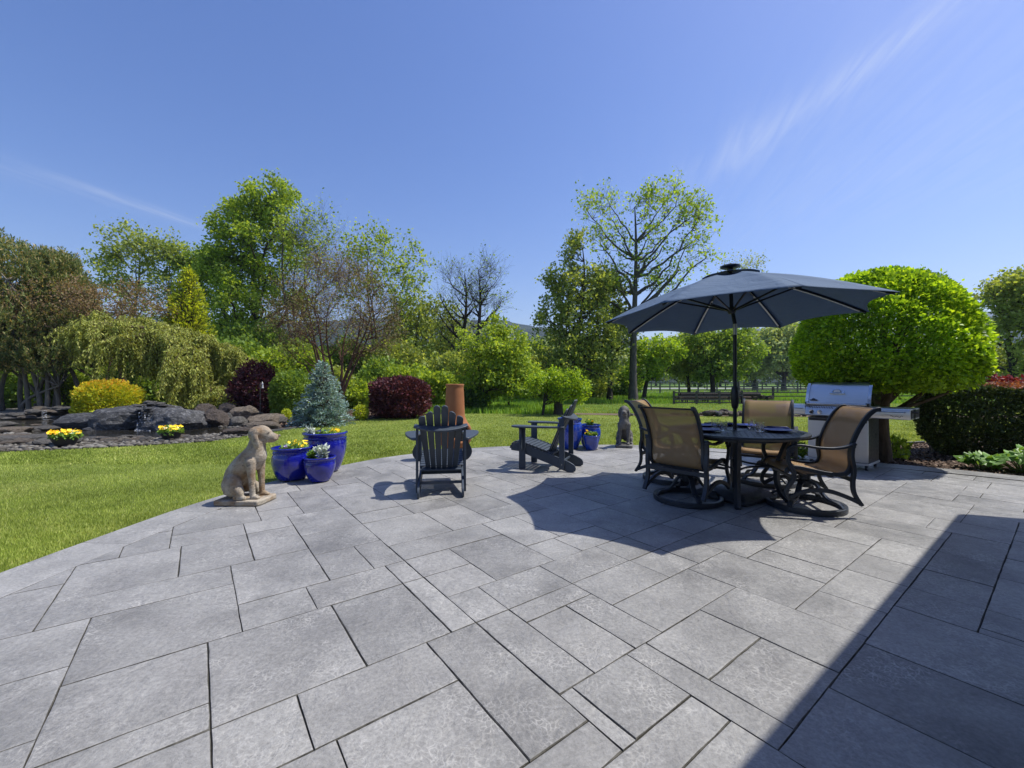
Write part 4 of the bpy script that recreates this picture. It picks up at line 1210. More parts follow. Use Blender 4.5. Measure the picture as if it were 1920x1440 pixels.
# ------------------------------------------------------------------ chiminea
def mat_terra():
    t = NT('terracotta'); co = t.coord('Object')
    c = t.mix(t.rng(t.noise(co, 6, 5, .6), .3, .7), (.28, .112, .042), (.36, .15, .058))
    c = t.mix(t.rng(t.noise(co, 3, 5, .6), .55, .75, 0, .5), c, (.19, .085, .042))
    return t.done(t.pbsdf(c, .75, 0, t.bump(t.noise(co, 60, 4), .25, .005), .3))
m_terra = mat_terra()
ch = thing('chiminea', 'terracotta chiminea behind the adirondack chair', 'chiminea', (-.93, 6.82, .001), R(-62))
prof = spline([(.13, .16), (.20, .20), (.262, .30), (.28, .40), (.255, .52), (.20, .61), (.166, .69), (.158, .8), (.152, .95), (.146, 1.08), (.141, 1.15), (.147, 1.185), (.148, 1.21), (.125, 1.215)], 4)
MB().lathe(prof + [(.115, 1.2), (.115, .85)], 48).build('clay_body', m_terra, ch)
lip = [(.27 + .03, .155 * math.cos(a), .44 + .15 * math.sin(a)) for a in np.linspace(0, 2 * math.pi, 33)[:-1]]
MB().tube([(.23 + .05 * 1, p[1], p[2]) for p in lip], .028, 10, closed=True).build('mouth_lip', m_terra, ch)
m_mouth = simple('mouth_black', (.012, .011, .010), None, 20, .95)
MB().tube([(.255, 0, .44), (.287, 0, .44)], .142, 28).build('fire_mouth', m_mouth, ch)  # solid black disc in place of the open hollow; clay body is uncut
mb = MB(); mb.tube([(.19 * math.cos(a), .19 * math.sin(a), .20) for a in np.linspace(0, 2 * math.pi, 25)[:-1]], .012, 8, closed=True)
for k in range(3):
    a = 2.1 * k + .4; mb.tube([(.19 * math.cos(a), .19 * math.sin(a), .20), (.24 * math.cos(a), .24 * math.sin(a), 0)], .012, 8)
mb.build('iron_stand', m_iron, ch)

# ------------------------------------------------------------------ vegetation tools
def mat_bark(name, a, b, scale=14):
    if name in MATS: return MATS[name]
    t = NT(name); co = t.coord('Object', (1, 1, .25))
    f = t.rng(t.noise(co, scale, 6, .65), .3, .7)
    MATS[name] = t.done(t.pbsdf(t.mix(f, a, b), .9, 0, t.bump(t.noise(co, scale * 1.6, 5, .7), .8, .03), .2))
    return MATS[name]
bark_grey = mat_bark('grey_bark', (.045, .04, .034), (.14, .13, .115))
bark_dark = mat_bark('dark_bark', (.022, .018, .015), (.075, .065, .055))
bark_red = mat_bark('cinnamon_bark', (.06, .034, .022), (.16, .085, .055))
bark_pale = mat_bark('pale_bark', (.10, .09, .075), (.25, .225, .19))
bark_brown = mat_bark('brown_bark', (.05, .033, .022), (.14, .10, .07))

L_BRIGHT = leafmat('spring_leaf', [(.07, .11, .012), (.12, .18, .02), (.18, .25, .03), (.25, .31, .05)], .45, gain=1.75)
L_MID = leafmat('mid_leaf', [(.045, .08, .012), (.08, .13, .02), (.12, .185, .03), (.165, .23, .045)], .42, gain=1.9)
L_DEEP = leafmat('deep_leaf', [(.02, .042, .01), (.036, .07, .016), (.06, .105, .025), (.09, .14, .035)], .32)
L_OLIVE = leafmat('olive_leaf', [(.06, .085, .018), (.10, .135, .028), (.145, .18, .042), (.20, .23, .07)], .45, gain=2.1)
L_YELLOW = leafmat('yellowgreen_leaf', [(.085, .14, .012), (.135, .215, .016), (.19, .28, .02), (.235, .30, .03)], .45, gain=1.7)
L_PALE = leafmat('pale_far_leaf', [(.10, .145, .05), (.15, .20, .07), (.20, .25, .095), (.26, .30, .13)], .35)
L_BRONZE = leafmat('bronze_leaf', [(.075, .05, .028), (.125, .085, .048), (.17, .12, .07), (.12, .135, .05)], .38, .6, 1.3, 1.9)
L_BROWN = leafmat('brown_bud', [(.075, .06, .035), (.12, .095, .055), (.16, .13, .075), (.13, .15, .05)], .35, .6, 1.2, 2.3)
L_BURG = leafmat('burgundy_leaf', [(.022, .008, .011), (.045, .013, .018), (.075, .02, .026), (.11, .035, .038)], .25, .5, 1.2)
L_GOLD = leafmat('golden_needle', [(.08, .105, .01), (.13, .165, .012), (.19, .22, .018), (.235, .255, .022)], .38, gain=2.5)
L_PINE = leafmat('pine_needle', [(.04, .06, .02), (.075, .10, .032), (.12, .14, .05), (.27, .21, .095)], .3, .6, 1.2, 2.2)
L_CEDAR = leafmat('cedar_needle', [(.06, .075, .014), (.11, .13, .025), (.17, .185, .04), (.24, .24, .075)], .35, .6, 1.3, 2.5)
L_SPRUCE = leafmat('blue_needle', [(.055, .09, .082), (.095, .145, .135), (.15, .205, .195), (.22, .275, .265)], .2, .6, 1, 2.4)
L_SPIREA = leafmat('gold_orange_leaf', [(.15, .21, .015), (.27, .30, .02), (.40, .33, .02), (.50, .22, .03)], .38, .6, 1.2, 1.7)
L_DOME = leafmat('dome_leaf', [(.045, .085, .007), (.09, .16, .010), (.16, .255, .014), (.25, .34, .02)], .42, .42, 1.6, 2.15)
L_HEDGE = leafmat('hedge_leaf', [(.012, .02, .008), (.022, .036, .012), (.04, .06, .02), (.065, .085, .03)], .25, .4, 1.2, 2.2)
L_REDTIP = leafmat('red_tip_leaf', [(.13, .05, .025), (.24, .08, .045), (.30, .14, .08)], .35, .5, 1.2, 1.3)
L_CRIMSON = leafmat('crimson_leaf', [(.22, .025, .03), (.34, .035, .045), (.38, .07, .07)], .3, .5, 1.1, 1.0)

def tubes_np(polys, sides=5):
    """list of (points (k,3), radii (k)) -> verts, quads"""
    V = []; F = []; n0 = 0
    an = np.arange(sides) * 2 * np.pi / sides; ca, sa = np.cos(an), np.sin(an)
    for P, r in polys:
        k = len(P); T = np.gradient(P, axis=0); T /= (np.linalg.norm(T, axis=1, keepdims=True) + 1e-9)
        m = T.mean(0); ref = np.array([1., 0, 0]) if abs(m[2]) > .7 * np.linalg.norm(m) else np.array([0, 0, 1.])
        U = np.cross(T, ref); U /= (np.linalg.norm(U, axis=1, keepdims=True) + 1e-9); W = np.cross(T, U)
        ring = P[:, None] + (U[:, None] * ca[None, :, None] + W[:, None] * sa[None, :, None]) * np.asarray(r)[:, None, None]
        V.append(ring.reshape(-1, 3))
        i = np.arange(k - 1)[:, None] * sides + np.arange(sides)[None]; j = np.arange(k - 1)[:, None] * sides + (np.arange(sides)[None] + 1) % sides
        F.append((np.stack([i, j, j + sides, i + sides], -1) + n0).reshape(-1, 4)); n0 += k * sides
    return np.concatenate(V), np.concatenate(F)

def sticks_np(A, B, r0, r1):
    """many straight three-sided twigs A->B"""
    n = len(A); D = B - A; D /= (np.linalg.norm(D, axis=1, keepdims=True) + 1e-9)
    ref = np.where(np.abs(D[:, 2:3]) > .8, np.array([[1., 0, 0]]), np.array([[0, 0, 1.]]))
    U = np.cross(D, ref); U /= (np.linalg.norm(U, axis=1, keepdims=True) + 1e-9); W = np.cross(D, U)
    an = np.arange(3) * 2 * np.pi / 3
    off = U[:, None] * np.cos(an)[None, :, None] + W[:, None] * np.sin(an)[None, :, None]
    V = np.concatenate([A[:, None] + off * np.asarray(r0).reshape(-1, 1, 1), B[:, None] + off * np.asarray(r1).reshape(-1, 1, 1)], 1).reshape(-1, 3)
    b = np.arange(n)[:, None] * 6
    F = np.concatenate([np.stack([b[:, 0] + k, b[:, 0] + (k + 1) % 3, b[:, 0] + 3 + (k + 1) % 3, b[:, 0] + 3 + k], 1) for k in range(3)])
    return V, F

def bez(a, b, c, n):
    t = np.linspace(0, 1, n)[:, None]; return (1 - t) ** 2 * a + 2 * t * (1 - t) * b + t * t * c

def tree(name, label, x, y, H, lumps, leaf, nleaf, lsize, bark=None, group=None, seed=0, z0=-.06, trunk_r=None, bole=.2, ncl=110, nlimb=14,
         twigs=5, twig_len=None, stems=1, stem_spread=.6, aspect=.34, cl_r=None, lean=(0, 0), cat='tree', hang=0.0, trunk_top=.93, up=.3, wig=.03, shell=.55, droop=0):
    """lumps: (dx, dy, z centre, rx, rz, weight), metres from the foot; crown = leaf mesh, trunk = trunk, limbs, twigs"""
    g = np.random.default_rng(seed + 100)
    t = thing(name, label, cat, (x, y, z0), 0, group)
    bark = bark or bark_grey
    trunk_r = trunk_r or H * .016 + .04
    wsum = sum(l[5] for l in lumps); C = []
    for (dx, dy, zc, rx, rz, w) in lumps:
        k = max(3, int(ncl * w / wsum)); u = unit(k, g); rr = g.uniform(0, 1, k)[:, None] ** (shell * .6)
        C.append(np.array([dx, dy, zc]) + u * rr * np.array([rx, rx, rz]))
    C = np.concatenate(C); n = len(C)
    paths = []; nodes = []; nrad = []
    top = max(l[2] + l[4] for l in lumps) * trunk_top
    for s in range(stems):
        a = g.uniform(0, 2 * np.pi); off = np.array([math.cos(a), math.sin(a)]) * (stem_spread if stems > 1 else 0)
        k = 12; q = np.linspace(0, 1, k)
        P = np.zeros((k, 3)); P[:, 2] = q * top * (1 if s == 0 else g.uniform(.7, 1))
        ph = g.uniform(0, 6, 4)
        P[:, 0] = off[0] * .12 + q ** 1.2 * (off[0] * H * .28 + lean[0]) + H * wig * (np.sin(q * 5 + ph[0]) - math.sin(ph[0])) * q
        P[:, 1] = off[1] * .12 + q ** 1.2 * (off[1] * H * .28 + lean[1]) + H * wig * (np.sin(q * 4.3 + ph[1]) - math.sin(ph[1])) * q
        r = trunk_r * (1 if stems == 1 else .62) * (1 - q * .93) ** .8; r[0] *= 1.35
        paths.append((P, r)); st = q >= bole; nodes.append(P[st]); nrad.append(r[st])
    tn = np.concatenate(nodes); tr = np.concatenate(nrad)
    # limbs to far-apart crown clumps
    idx = [int(g.integers(n))]; dmin = np.linalg.norm(C - C[idx[0]], axis=1)
    for _ in range(min(nlimb, n) - 1):
        i = int(dmin.argmax()); idx.append(i); dmin = np.minimum(dmin, np.linalg.norm(C - C[i], axis=1))
    allp = [tn]; allr = [tr]
    def attach(end, pts, rad, kx, f, segs, slope):
        d = np.linalg.norm(pts - end, axis=1) + 1.4 * np.maximum(0, pts[:, 2] - end[2] + slope * np.linalg.norm((pts - end)[:, :2], axis=1))
        j = int(d.argmin()); a = pts[j]; L = np.linalg.norm(end - a)
        mid = (a + end) / 2 + np.array([0, 0, -.12 * L if not hang else .2 * L]) + g.normal(0, .07 * L, 3)
        r0 = min(rad[j] * .75, f * (L ** .6) + .008); P = bez(a, mid, end, segs)
        P[1:-1] += g.normal(0, .018 * L, (segs - 2, 3))
        return P, np.linspace(r0, max(.006, r0 * .25), segs)
    limb = []
    for i in idx:
        P, r = attach(C[i], tn, tr, 0, trunk_r * .34, 9, 1.05); paths.append((P, r)); allp.append(P[2:]); allr.append(r[2:])
    lp, lr = np.concatenate(allp), np.concatenate(allr)
    for i in range(n):
        if i in idx: continue
        P, r = attach(C[i], lp, lr, 0, trunk_r * .16, 6, .25); paths.append((P, r))
    V, F = tubes_np(paths, 6)
    clr = cl_r or np.mean([l[3] for l in lumps]) * .34
    tl = twig_len or clr * 1.1
    if twigs:
        A = np.repeat(C, twigs, 0) + g.normal(0, clr * .15, (n * twigs, 3)); D = unit(n * twigs, g)
        rad_dir = A - np.array([0, 0, H * .45]); rad_dir /= (np.linalg.norm(rad_dir, axis=1, keepdims=True) + 1e-9)
        D = D * .8 + rad_dir * .6 + np.array([0, 0, .25 if not hang else -.6]); D /= np.linalg.norm(D, axis=1, keepdims=True)
        B = A + D * (tl * g.uniform(.5, 1.2, len(A)))[:, None]
        tw = max(.004, trunk_r * .032)
        V2, F2 = sticks_np(A, B, tw, tw * .4)
        # finer side twigs
        m = twigs * n; t_ = g.uniform(.3, .9, (m, 1)); A2 = A + (B - A) * t_; B2 = A2 + (D * .5 + unit(m, g) * .6) * (tl * .5)
        V3, F3 = sticks_np(A2, B2, tw * .6, tw * .3)
        F = np.concatenate([F, F2 + len(V), F3 + len(V) + len(V2)]); V = np.concatenate([V, V2, V3])
        tips = np.concatenate([A + (B - A) * g.uniform(.2, 1, (m, 1)), B2, B])
    else: tips = C
    link_mesh('trunk', np_mesh('trunk', V, F, smooth=True), bark, t)
    if nleaf:
        per = tips[g.integers(0, len(tips), nleaf)]; P = per + g.normal(0, clr * .24, (nleaf, 3))
        if droop: P[:, 2] -= np.abs(g.normal(0, droop, nleaf))
        leaves('crown', P, lsize, leaf, t, aspect, up, g=g)
    return t

def bush(name, label, x, y, rx, rz, zc, leaf, nleaf, lsize, group=None, seed=0, ry=None, bark=None, aspect=.36, z0=-.03, shell=.6, rough=.10, flat=None, up=.2, cat='shrub', stems=7, top_leaf=None, outward=.6, power=2.0, tips=False, shoots=.10):
    """clipped or natural shrub: leaves spread through the outer part of its volume, on stems"""
    g = np.random.default_rng(seed + 500); ry = ry or rx
    t = thing(name, label, cat, (x, y, z0), 0, group)
    u = unit(nleaf, g)
    pw = (np.abs(u) ** power).sum(1) ** (-1 / power)
    f = 1 + rough * (np.sin(u[:, 0] * 5 + seed) * np.sin(u[:, 1] * 6 + seed * 2) + .7 * np.sin(u[:, 2] * 7 + seed) + .5 * np.sin(u[:, 0] * 13 + u[:, 2] * 11))
    rr = 1 - np.abs(g.normal(0, 1, nleaf)) * (1 - shell) * .5; rr = np.clip(rr, .25, 1.04)
    f = f * (1 + shoots * (g.uniform(0, 1, nleaf) < .05) * g.uniform(0, 1, nleaf))
    P = u * (pw * f * rr)[:, None] * np.array([rx, ry, rz]) + np.array([0, 0, zc])
    if flat is not None: P[:, 2] = np.maximum(P[:, 2], flat + g.uniform(0, .1, nleaf))
    P[:, 2] = np.maximum(P[:, 2], .02 + g.uniform(0, .05, nleaf))
    A = u * outward + np.array([0, 0, .35])
    rn = None if not tips else np.clip(g.normal(.30, .16, nleaf) + .55 * np.clip((P[:, 2] - zc) / rz - .15, 0, 1) * (rr > .9), 0, 1)
    leaves('foliage', P, lsize, leaf, t, aspect, up, A=A, g=g, spread=.8, rnd=rn)
    paths = []
    for k in range(stems):
        d = unit(1, g)[0]; d[2] = abs(d[2]) + .5; d /= np.linalg.norm(d)
        e = np.array([0, 0, zc]) + d * np.array([rx, ry, rz]) * .8
        paths.append((bez(np.array([d[0] * .05, d[1] * .05, 0.]), np.array([d[0] * rx * .2, d[1] * ry * .2, zc * .6]), e, 6), np.linspace(.012 + rz * .014, .004, 6)))
    V, F = tubes_np(paths, 5); link_mesh('stems', np_mesh('stems', V, F, smooth=True), bark or bark_brown, t)
    return t

def conifer(name, label, x, y, H, Rb, leaf, seed=0, z0=-.03, whorls=22, per=13, nl=26, size=.05, droop=.18, bark=None, zb=.04, aspect=.22, upturn=.0, power=.9, cat='tree', group=None):
    """cone of branches carrying needles"""
    g = np.random.default_rng(seed + 900); t = thing(name, label, cat, (x, y, z0), 0, group)
    paths = [(np.array([[0, 0, 0], [0, 0, H * .5], [0, 0, H * .97]]), np.array([H * .02 + .02, H * .011 + .01, .006]))]; P = []; A = []
    for w in range(whorls):
        q = zb + (1 - zb) * (w / whorls); z = H * q; Rr = Rb * (1 - q) ** power
        for k in range(max(4, int(per * (1 - q * .65)))):
            a = g.uniform(0, 2 * np.pi); L = Rr * g.uniform(.8, 1.12); e = np.array([math.cos(a), math.sin(a), 0])
            zz = z + g.uniform(-.5, .5) * H / whorls
            end = e * L + np.array([0, 0, zz - droop * L + upturn * L]); mid = e * L * .5 + np.array([0, 0, zz + (.0 if upturn == 0 else -.1 * L)])
            pth = bez(np.array([0, 0, zz]), mid, end, 5); paths.append((pth, np.linspace(.012, .004, 5) * (H / 2.5) ** .5))
            m = max(4, int(nl * (L / Rb) ** .8)); s = g.uniform(.12, 1.0, m) ** .65
            B = np.array([0, 0, zz]) * ((1 - s) ** 2)[:, None] + mid * (2 * s * (1 - s))[:, None] + end * (s * s)[:, None]
            side = np.array([-e[1], e[0], 0]); sp = (g.uniform(-1, 1, m) * .30 * L * (1 - s * .75))[:, None] * side
            P.append(B + sp + g.normal(0, .02, (m, 3))); A.append(np.tile(e * .8 + np.array([0, 0, .25 + upturn]), (m, 1)) + sp / (L + .01) * 2.2)
    P.append(np.array([0, 0, H]) - np.array([0, 0, 1]) * g.uniform(0, .12 * H, 40)[:, None] + g.normal(0, .01, (40, 3))); A.append(np.tile(np.array([0, 0, 1.]), (40, 1)))
    V, F = tubes_np(paths, 4); link_mesh('trunk', np_mesh('trunk', V, F, smooth=True), bark or bark_brown, t)
    leaves('crown', np.concatenate(P), size, leaf, t, aspect, .4, A=np.concatenate(A), g=g, spread=.55)
    return t

# ------------------------------------------------------------------ garden planting, near to far
# clipped dome tree by the grill: flat-bottomed dense crown on a forked trunk
def dome_tree():
    g = np.random.default_rng(42); X, Y = 5.93, 6.72
    t = thing('dome_tree', 'clipped dome-shaped bright green tree behind the grill', 'tree', (X, Y, -.03))
    n = 62000; u = unit(n, g); u[:, 2] = np.where(u[:, 2] < -.62, -u[:, 2] * g.uniform(-.8, 1, n), u[:, 2]); u /= np.linalg.norm(u, axis=1, keepdims=True)
    f = 1 + .022 * np.sin(u[:, 0] * 9) * np.sin(u[:, 1] * 8 + 1) + .018 * np.sin(u[:, 2] * 12 + u[:, 0] * 7) + .013 * np.sin(u[:, 0] * 31 + 2 * np.sin(u[:, 2] * 17)) * np.sin(u[:, 1] * 29 + u[:, 2] * 23)
    f = f + .07 * (g.uniform(0, 1, n) < .02) * g.uniform(0, 1, n)
    rr = 1 - np.abs(g.normal(0, .09, n)); R0 = np.where(u[:, 2] > 0, 1, 1.0)
    P = u * (f * rr)[:, None] * np.array([1.19, 1.19, 1.42]); P[:, 2] = np.where(u[:, 2] < 0, P[:, 2] * .62, P[:, 2]) + 1.66
    rim = np.hypot(P[:, 0], P[:, 1]) / 1.19
    P[:, 2] = np.maximum(P[:, 2], 1.2 + .22 * rim ** 4 + g.uniform(0, .06, n))
    A = u * .75 + np.array([0, 0, .15])
    clump = .5 + .5 * np.sin(P[:, 0] * 7 + 2 * np.sin(P[:, 2] * 5)) * np.sin(P[:, 1] * 8 + P[:, 2] * 6)
    leaves('crown', P, .055, L_DOME, t, .36, .35, A=A, g=g, spread=.75, rnd=np.clip(g.normal(.48, .26, n) + (clump - .5) * .3, 0, 1))
    # leaves of the underside
    m = 14000; a = g.uniform(0, 2 * np.pi, m); r = 1.12 * np.sqrt(g.uniform(0, 1, m))
    Q = np.stack([r * np.cos(a), r * np.sin(a), 1.22 + .21 * (r / 1.19) ** 4 + g.normal(0, .05, m)], 1)
    leaves('underside_foliage', Q, .055, L_DOME, t, .36, .3, g=g)
    tr = [(np.array([[0, 0, 0], [.02, 0, .15], [.0, .01, .4], [-.02, 0, .72], [.0, .0, 1.0], [.03, .02, 1.5], [.02, 0, 2.2]]), np.array([.135, .115, .105, .10, .105, .07, .03]))]
    for (e, r0, z) in (((.75, -.12, 1.30), .055, .72), ((.95, -.45, 1.28), .035, .78), ((-.65, .2, 1.4), .06, .75), ((.3, .7, 1.5), .055, .8), ((-.3, -.6, 1.45), .05, .85), ((.85, .3, 1.6), .05, .9)):
        e = np.array(e); tr.append((bez(np.array([0, 0, z]), np.array([e[0] * .5, e[1] * .5, z + .16]), e, 9), np.linspace(r0, r0 * .45, 9)))
    for k in range(40):
        d = unit(1, g)[0] * np.array([1, 1, .9]); e = d * np.array([1.0, 1.0, 1.1]) * .85 + np.array([0, 0, 1.8]); e[2] = max(e[2], 1.3)
        tr.append((bez(np.array([0, 0, 1.0 + .3 * g.uniform()]), e * .5 + np.array([0, 0, .6]), e, 6), np.linspace(.03, .008, 6)))
    V, F = tubes_np(tr, 9); link_mesh('trunk', np_mesh('trunk', V, F, smooth=True), bark_brown, t)
dome_tree()

# long dark hedge with a red fringe of new growth
def hedge():
    g = np.random.default_rng(77)
    t = thing('clipped_hedge', 'dark clipped hedge with red new tips at the right edge', 'hedge', (9.05, 7.4, -.03), R(-4))
    n = 52000; Lx, Ly, Hh = 2.35, .62, 1.16
    P = g.uniform(-1, 1, (n, 3)) * np.array([Lx, Ly, Hh / 2]); face = g.integers(0, 10, n)
    k = face < 5; P[k, 1] = -Ly + np.abs(g.normal(0, .08, k.sum())); k = (face == 5); P[k, 0] = -Lx + np.abs(g.normal(0, .07, k.sum()))
    k = (face > 5) & (face < 9); P[k, 2] = Hh / 2 - np.abs(g.normal(0, .05, k.sum())); k = face == 9; P[k, 1] = Ly - np.abs(g.normal(0, .07, k.sum()))
    zz = (P[:, 2] + Hh / 2) / Hh
    tuck = np.clip((.40 - zz) / .40, 0, 1) ** 1.4
    P[:, 1] += np.sign(-P[:, 1]) * tuck * .36 * (np.abs(P[:, 1]) / Ly); P[:, 0] += (P[:, 0] < -Lx * .8) * tuck * .5
    P[:, 1] += .05 * np.sin(P[:, 0] * 3.1) * np.sign(P[:, 1]); P[:, 2] += Hh / 2 + .03 * np.sin(P[:, 0] * 4.3 + 1) + .02 * np.sin(P[:, 1] * 9)
    A = np.stack([np.zeros(n), np.sign(P[:, 1]) * .5, np.full(n, .5)], 1); P[:, 0] += (P[:, 1] + Ly) * 1.05
    leaves('foliage', P, .05, L_HEDGE, t, .34, .2, A=A, g=g, spread=.8)
    m = 16000; Q = np.stack([g.uniform(-Lx, Lx, m), g.uniform(-Ly, Ly, m) * 1.02, Hh + .015 + np.abs(g.normal(0, .04, m))], 1)
    Q = Q[g.uniform(0, 1, m) < .65 + .35 * np.sin(Q[:, 0] * 2.3 + 1)]
    Q[:, 0] += (Q[:, 1] + Ly) * 1.05
    leaves('red_tips', Q, .045, L_REDTIP, t, .34, .3, g=g)
    st = []
    for i in range(60):
        x = -Lx * .93 + 2 * Lx * .95 * (i / 60) + g.normal(0, .03); y = g.uniform(-.32, .32); a = np.array([x + (y + Ly) * 1.05, y, 0.])
        for s in range(4):
            e = a + np.array([g.normal(0, .22), g.normal(0, .22) - .1, g.uniform(.5, 1.05)]); st.append((bez(a, (a + e) / 2 + g.normal(0, .05, 3), e, 5), np.linspace(.014, .004, 5)))
    V, F = tubes_np(st, 4); link_mesh('stems', np_mesh('stems', V, F, smooth=True), bark_pale, t)
hedge()

# broad-leaved perennials in the bed
m_big = leafmat('big_lobed_leaf', [(.07, .15, .03), (.11, .21, .045), (.15, .26, .07)], .3, .45, 1.3)
m_stalk = simple('green_stalk', (.16, .22, .06), None, 10, .6)
def lobed(label, x, y, n, rad, hgt, seed):
    g = np.random.default_rng(seed); t = thing('lobed_leaf_plant', label, 'plant', (x, y, -.02), 0, 'large-leaved plants by the hedge')
    for i in range(n):
        a = 2.4 * i + g.uniform(-.4, .4); r = rad * math.sqrt((i + .5) / n); h = hgt * g.uniform(.6, 1.05) * (1 - .25 * r / rad)
        c = Vector((r * math.cos(a), r * math.sin(a), h)); nd = Vector((math.cos(a) * .5 + g.normal(0, .2), math.sin(a) * .5 + g.normal(0, .2), 1)).normalized()
        u = nd.orthogonal().normalized(); w = nd.cross(u); s = g.uniform(.085, .135); m = 28; V = [c]; F = []
        for k in range(m):
            an = 2 * math.pi * k / m; rr = s * (1 + .20 * math.cos(an * 7 + i) + .07 * math.cos(an * 15))
            V.append(c + (u * math.cos(an) + w * math.sin(an)) * rr + nd * (.030 * math.cos(an * 7 + i) - .025 + .02 * math.sin(an * 2)))
        for k in range(m): F.append((0, 1 + k, 1 + (k + 1) % m))
        me = np_mesh('leaf', np.array([tuple(v) for v in V]), F, np.full(m, g.uniform(0, 1)), True); lf = link_mesh('leaf', me, m_big, t)
        MB().tube([(c.x * .2, c.y * .2, 0), (c.x * .7, c.y * .7, h * .6), tuple(c)], [.009, .007, .005], 6).build('stalk', m_stalk, t)
lobed('lobed-leaf plant by the hedge, nearest the frame edge', 7.22, 5.92, 22, .36, .33, 1)
lobed('smaller lobed-leaf plant left of its twin by the hedge', 6.80, 6.08, 10, .17, .24, 2)
bush('broadleaf_seedling', 'small glossy-leaved shrub at the foot of the dome tree', 6.42, 7.05, .19, .17, .16, L_BRIGHT, 260, .085, seed=5, rough=.15, stems=5)
bush('broadleaf_seedling', 'low green shrub beneath the grill\'s left shelf', 4.62, 6.95, .2, .16, .16, L_MID, 350, .07, seed=6, rough=.15, stems=5)
tree('crimson_maple', 'small crimson maple just above the red-tipped hedge', 11.75, 10.2, 1.6, [(0, 0, 1.22, .42, .2, 1), (-.3, 0, 1.12, .25, .14, .5)], L_CRIMSON, 800, .09, bark_dark, seed=3, ncl=40, nlimb=6, twigs=3, trunk_r=.04)

# the bed by the pond
bush('burgundy_barberry', 'rounded burgundy barberry bush left of the chiminea', -3.95, 14.9, 1.03, .76, .72, L_BURG, 15000, .085, seed=11, rough=.07, flat=.02, power=2.4, shoots=.16)
conifer('blue_spruce', 'small silvery blue spruce in the bark bed', -5.58, 12.35, 1.88, .90, L_SPRUCE, 12, whorls=20, per=24, nl=52, size=.066, droop=.14, aspect=.26, power=.66, zb=.07)
bush('globe_evergreen', 'clipped dark green globe shrub behind the blue spruce', -7.6, 14.6, .70, .86, .78, L_MID, 13000, .075, seed=13, rough=.03, flat=.02, power=2.6)
bush('purple_smokebush', 'dark purple shrub behind the weeping cedar\'s right end', -9.9, 16.2, .82, 1.0, .95, L_BURG, 7000, .10, seed=14, rough=.12)
bush('dwarf_conifer', 'tiny yellow-green dwarf conifer left of the blue spruce', -7.05, 13.1, .15, .22, .2, L_GOLD, 900, .05, seed=15, rough=.05)
bush('dwarf_conifer', 'tiny bright globe between blue spruce and burgundy bush', -5.05, 14.0, .24, .27, .24, L_GOLD, 1400, .055, seed=16, rough=.05)
bush('gold_spirea', 'golden orange-tipped spirea bush above the pond', -14.05, 14.6, .95, .86, .52, L_SPIREA, 12000, .08, seed=17, rough=.09, tips=True, outward=1.0)
tree('paperbark_maple', 'twiggy brown vase-shaped maple behind the blue spruce', -7.0, 16.6, 6.4, [(0, 0, 4.1, 2.1, 1.9, 3), (-1.4, 0, 3.3, 1.2, 1.1, 1), (1.5, .2, 3.5, 1.1, 1.2, 1), (.3, 0, 5.4, 1.3, .9, 1)],
     L_BROWN, 11000, .055, bark_red, seed=21, stems=8, stem_spread=.8, ncl=300, nlimb=36, twigs=9, twig_len=.65, trunk_r=.11, bole=.12, cl_r=.5, trunk_top=.8, z0=-.03)
conifer('golden_cypress', 'tall golden cone-shaped cypress behind the weeping cedar', -16.4, 21.2, 7.0, 1.5, L_GOLD, 22, whorls=60, per=24, nl=26, size=.15, droop=-.5, aspect=.26, upturn=.35, power=.62)

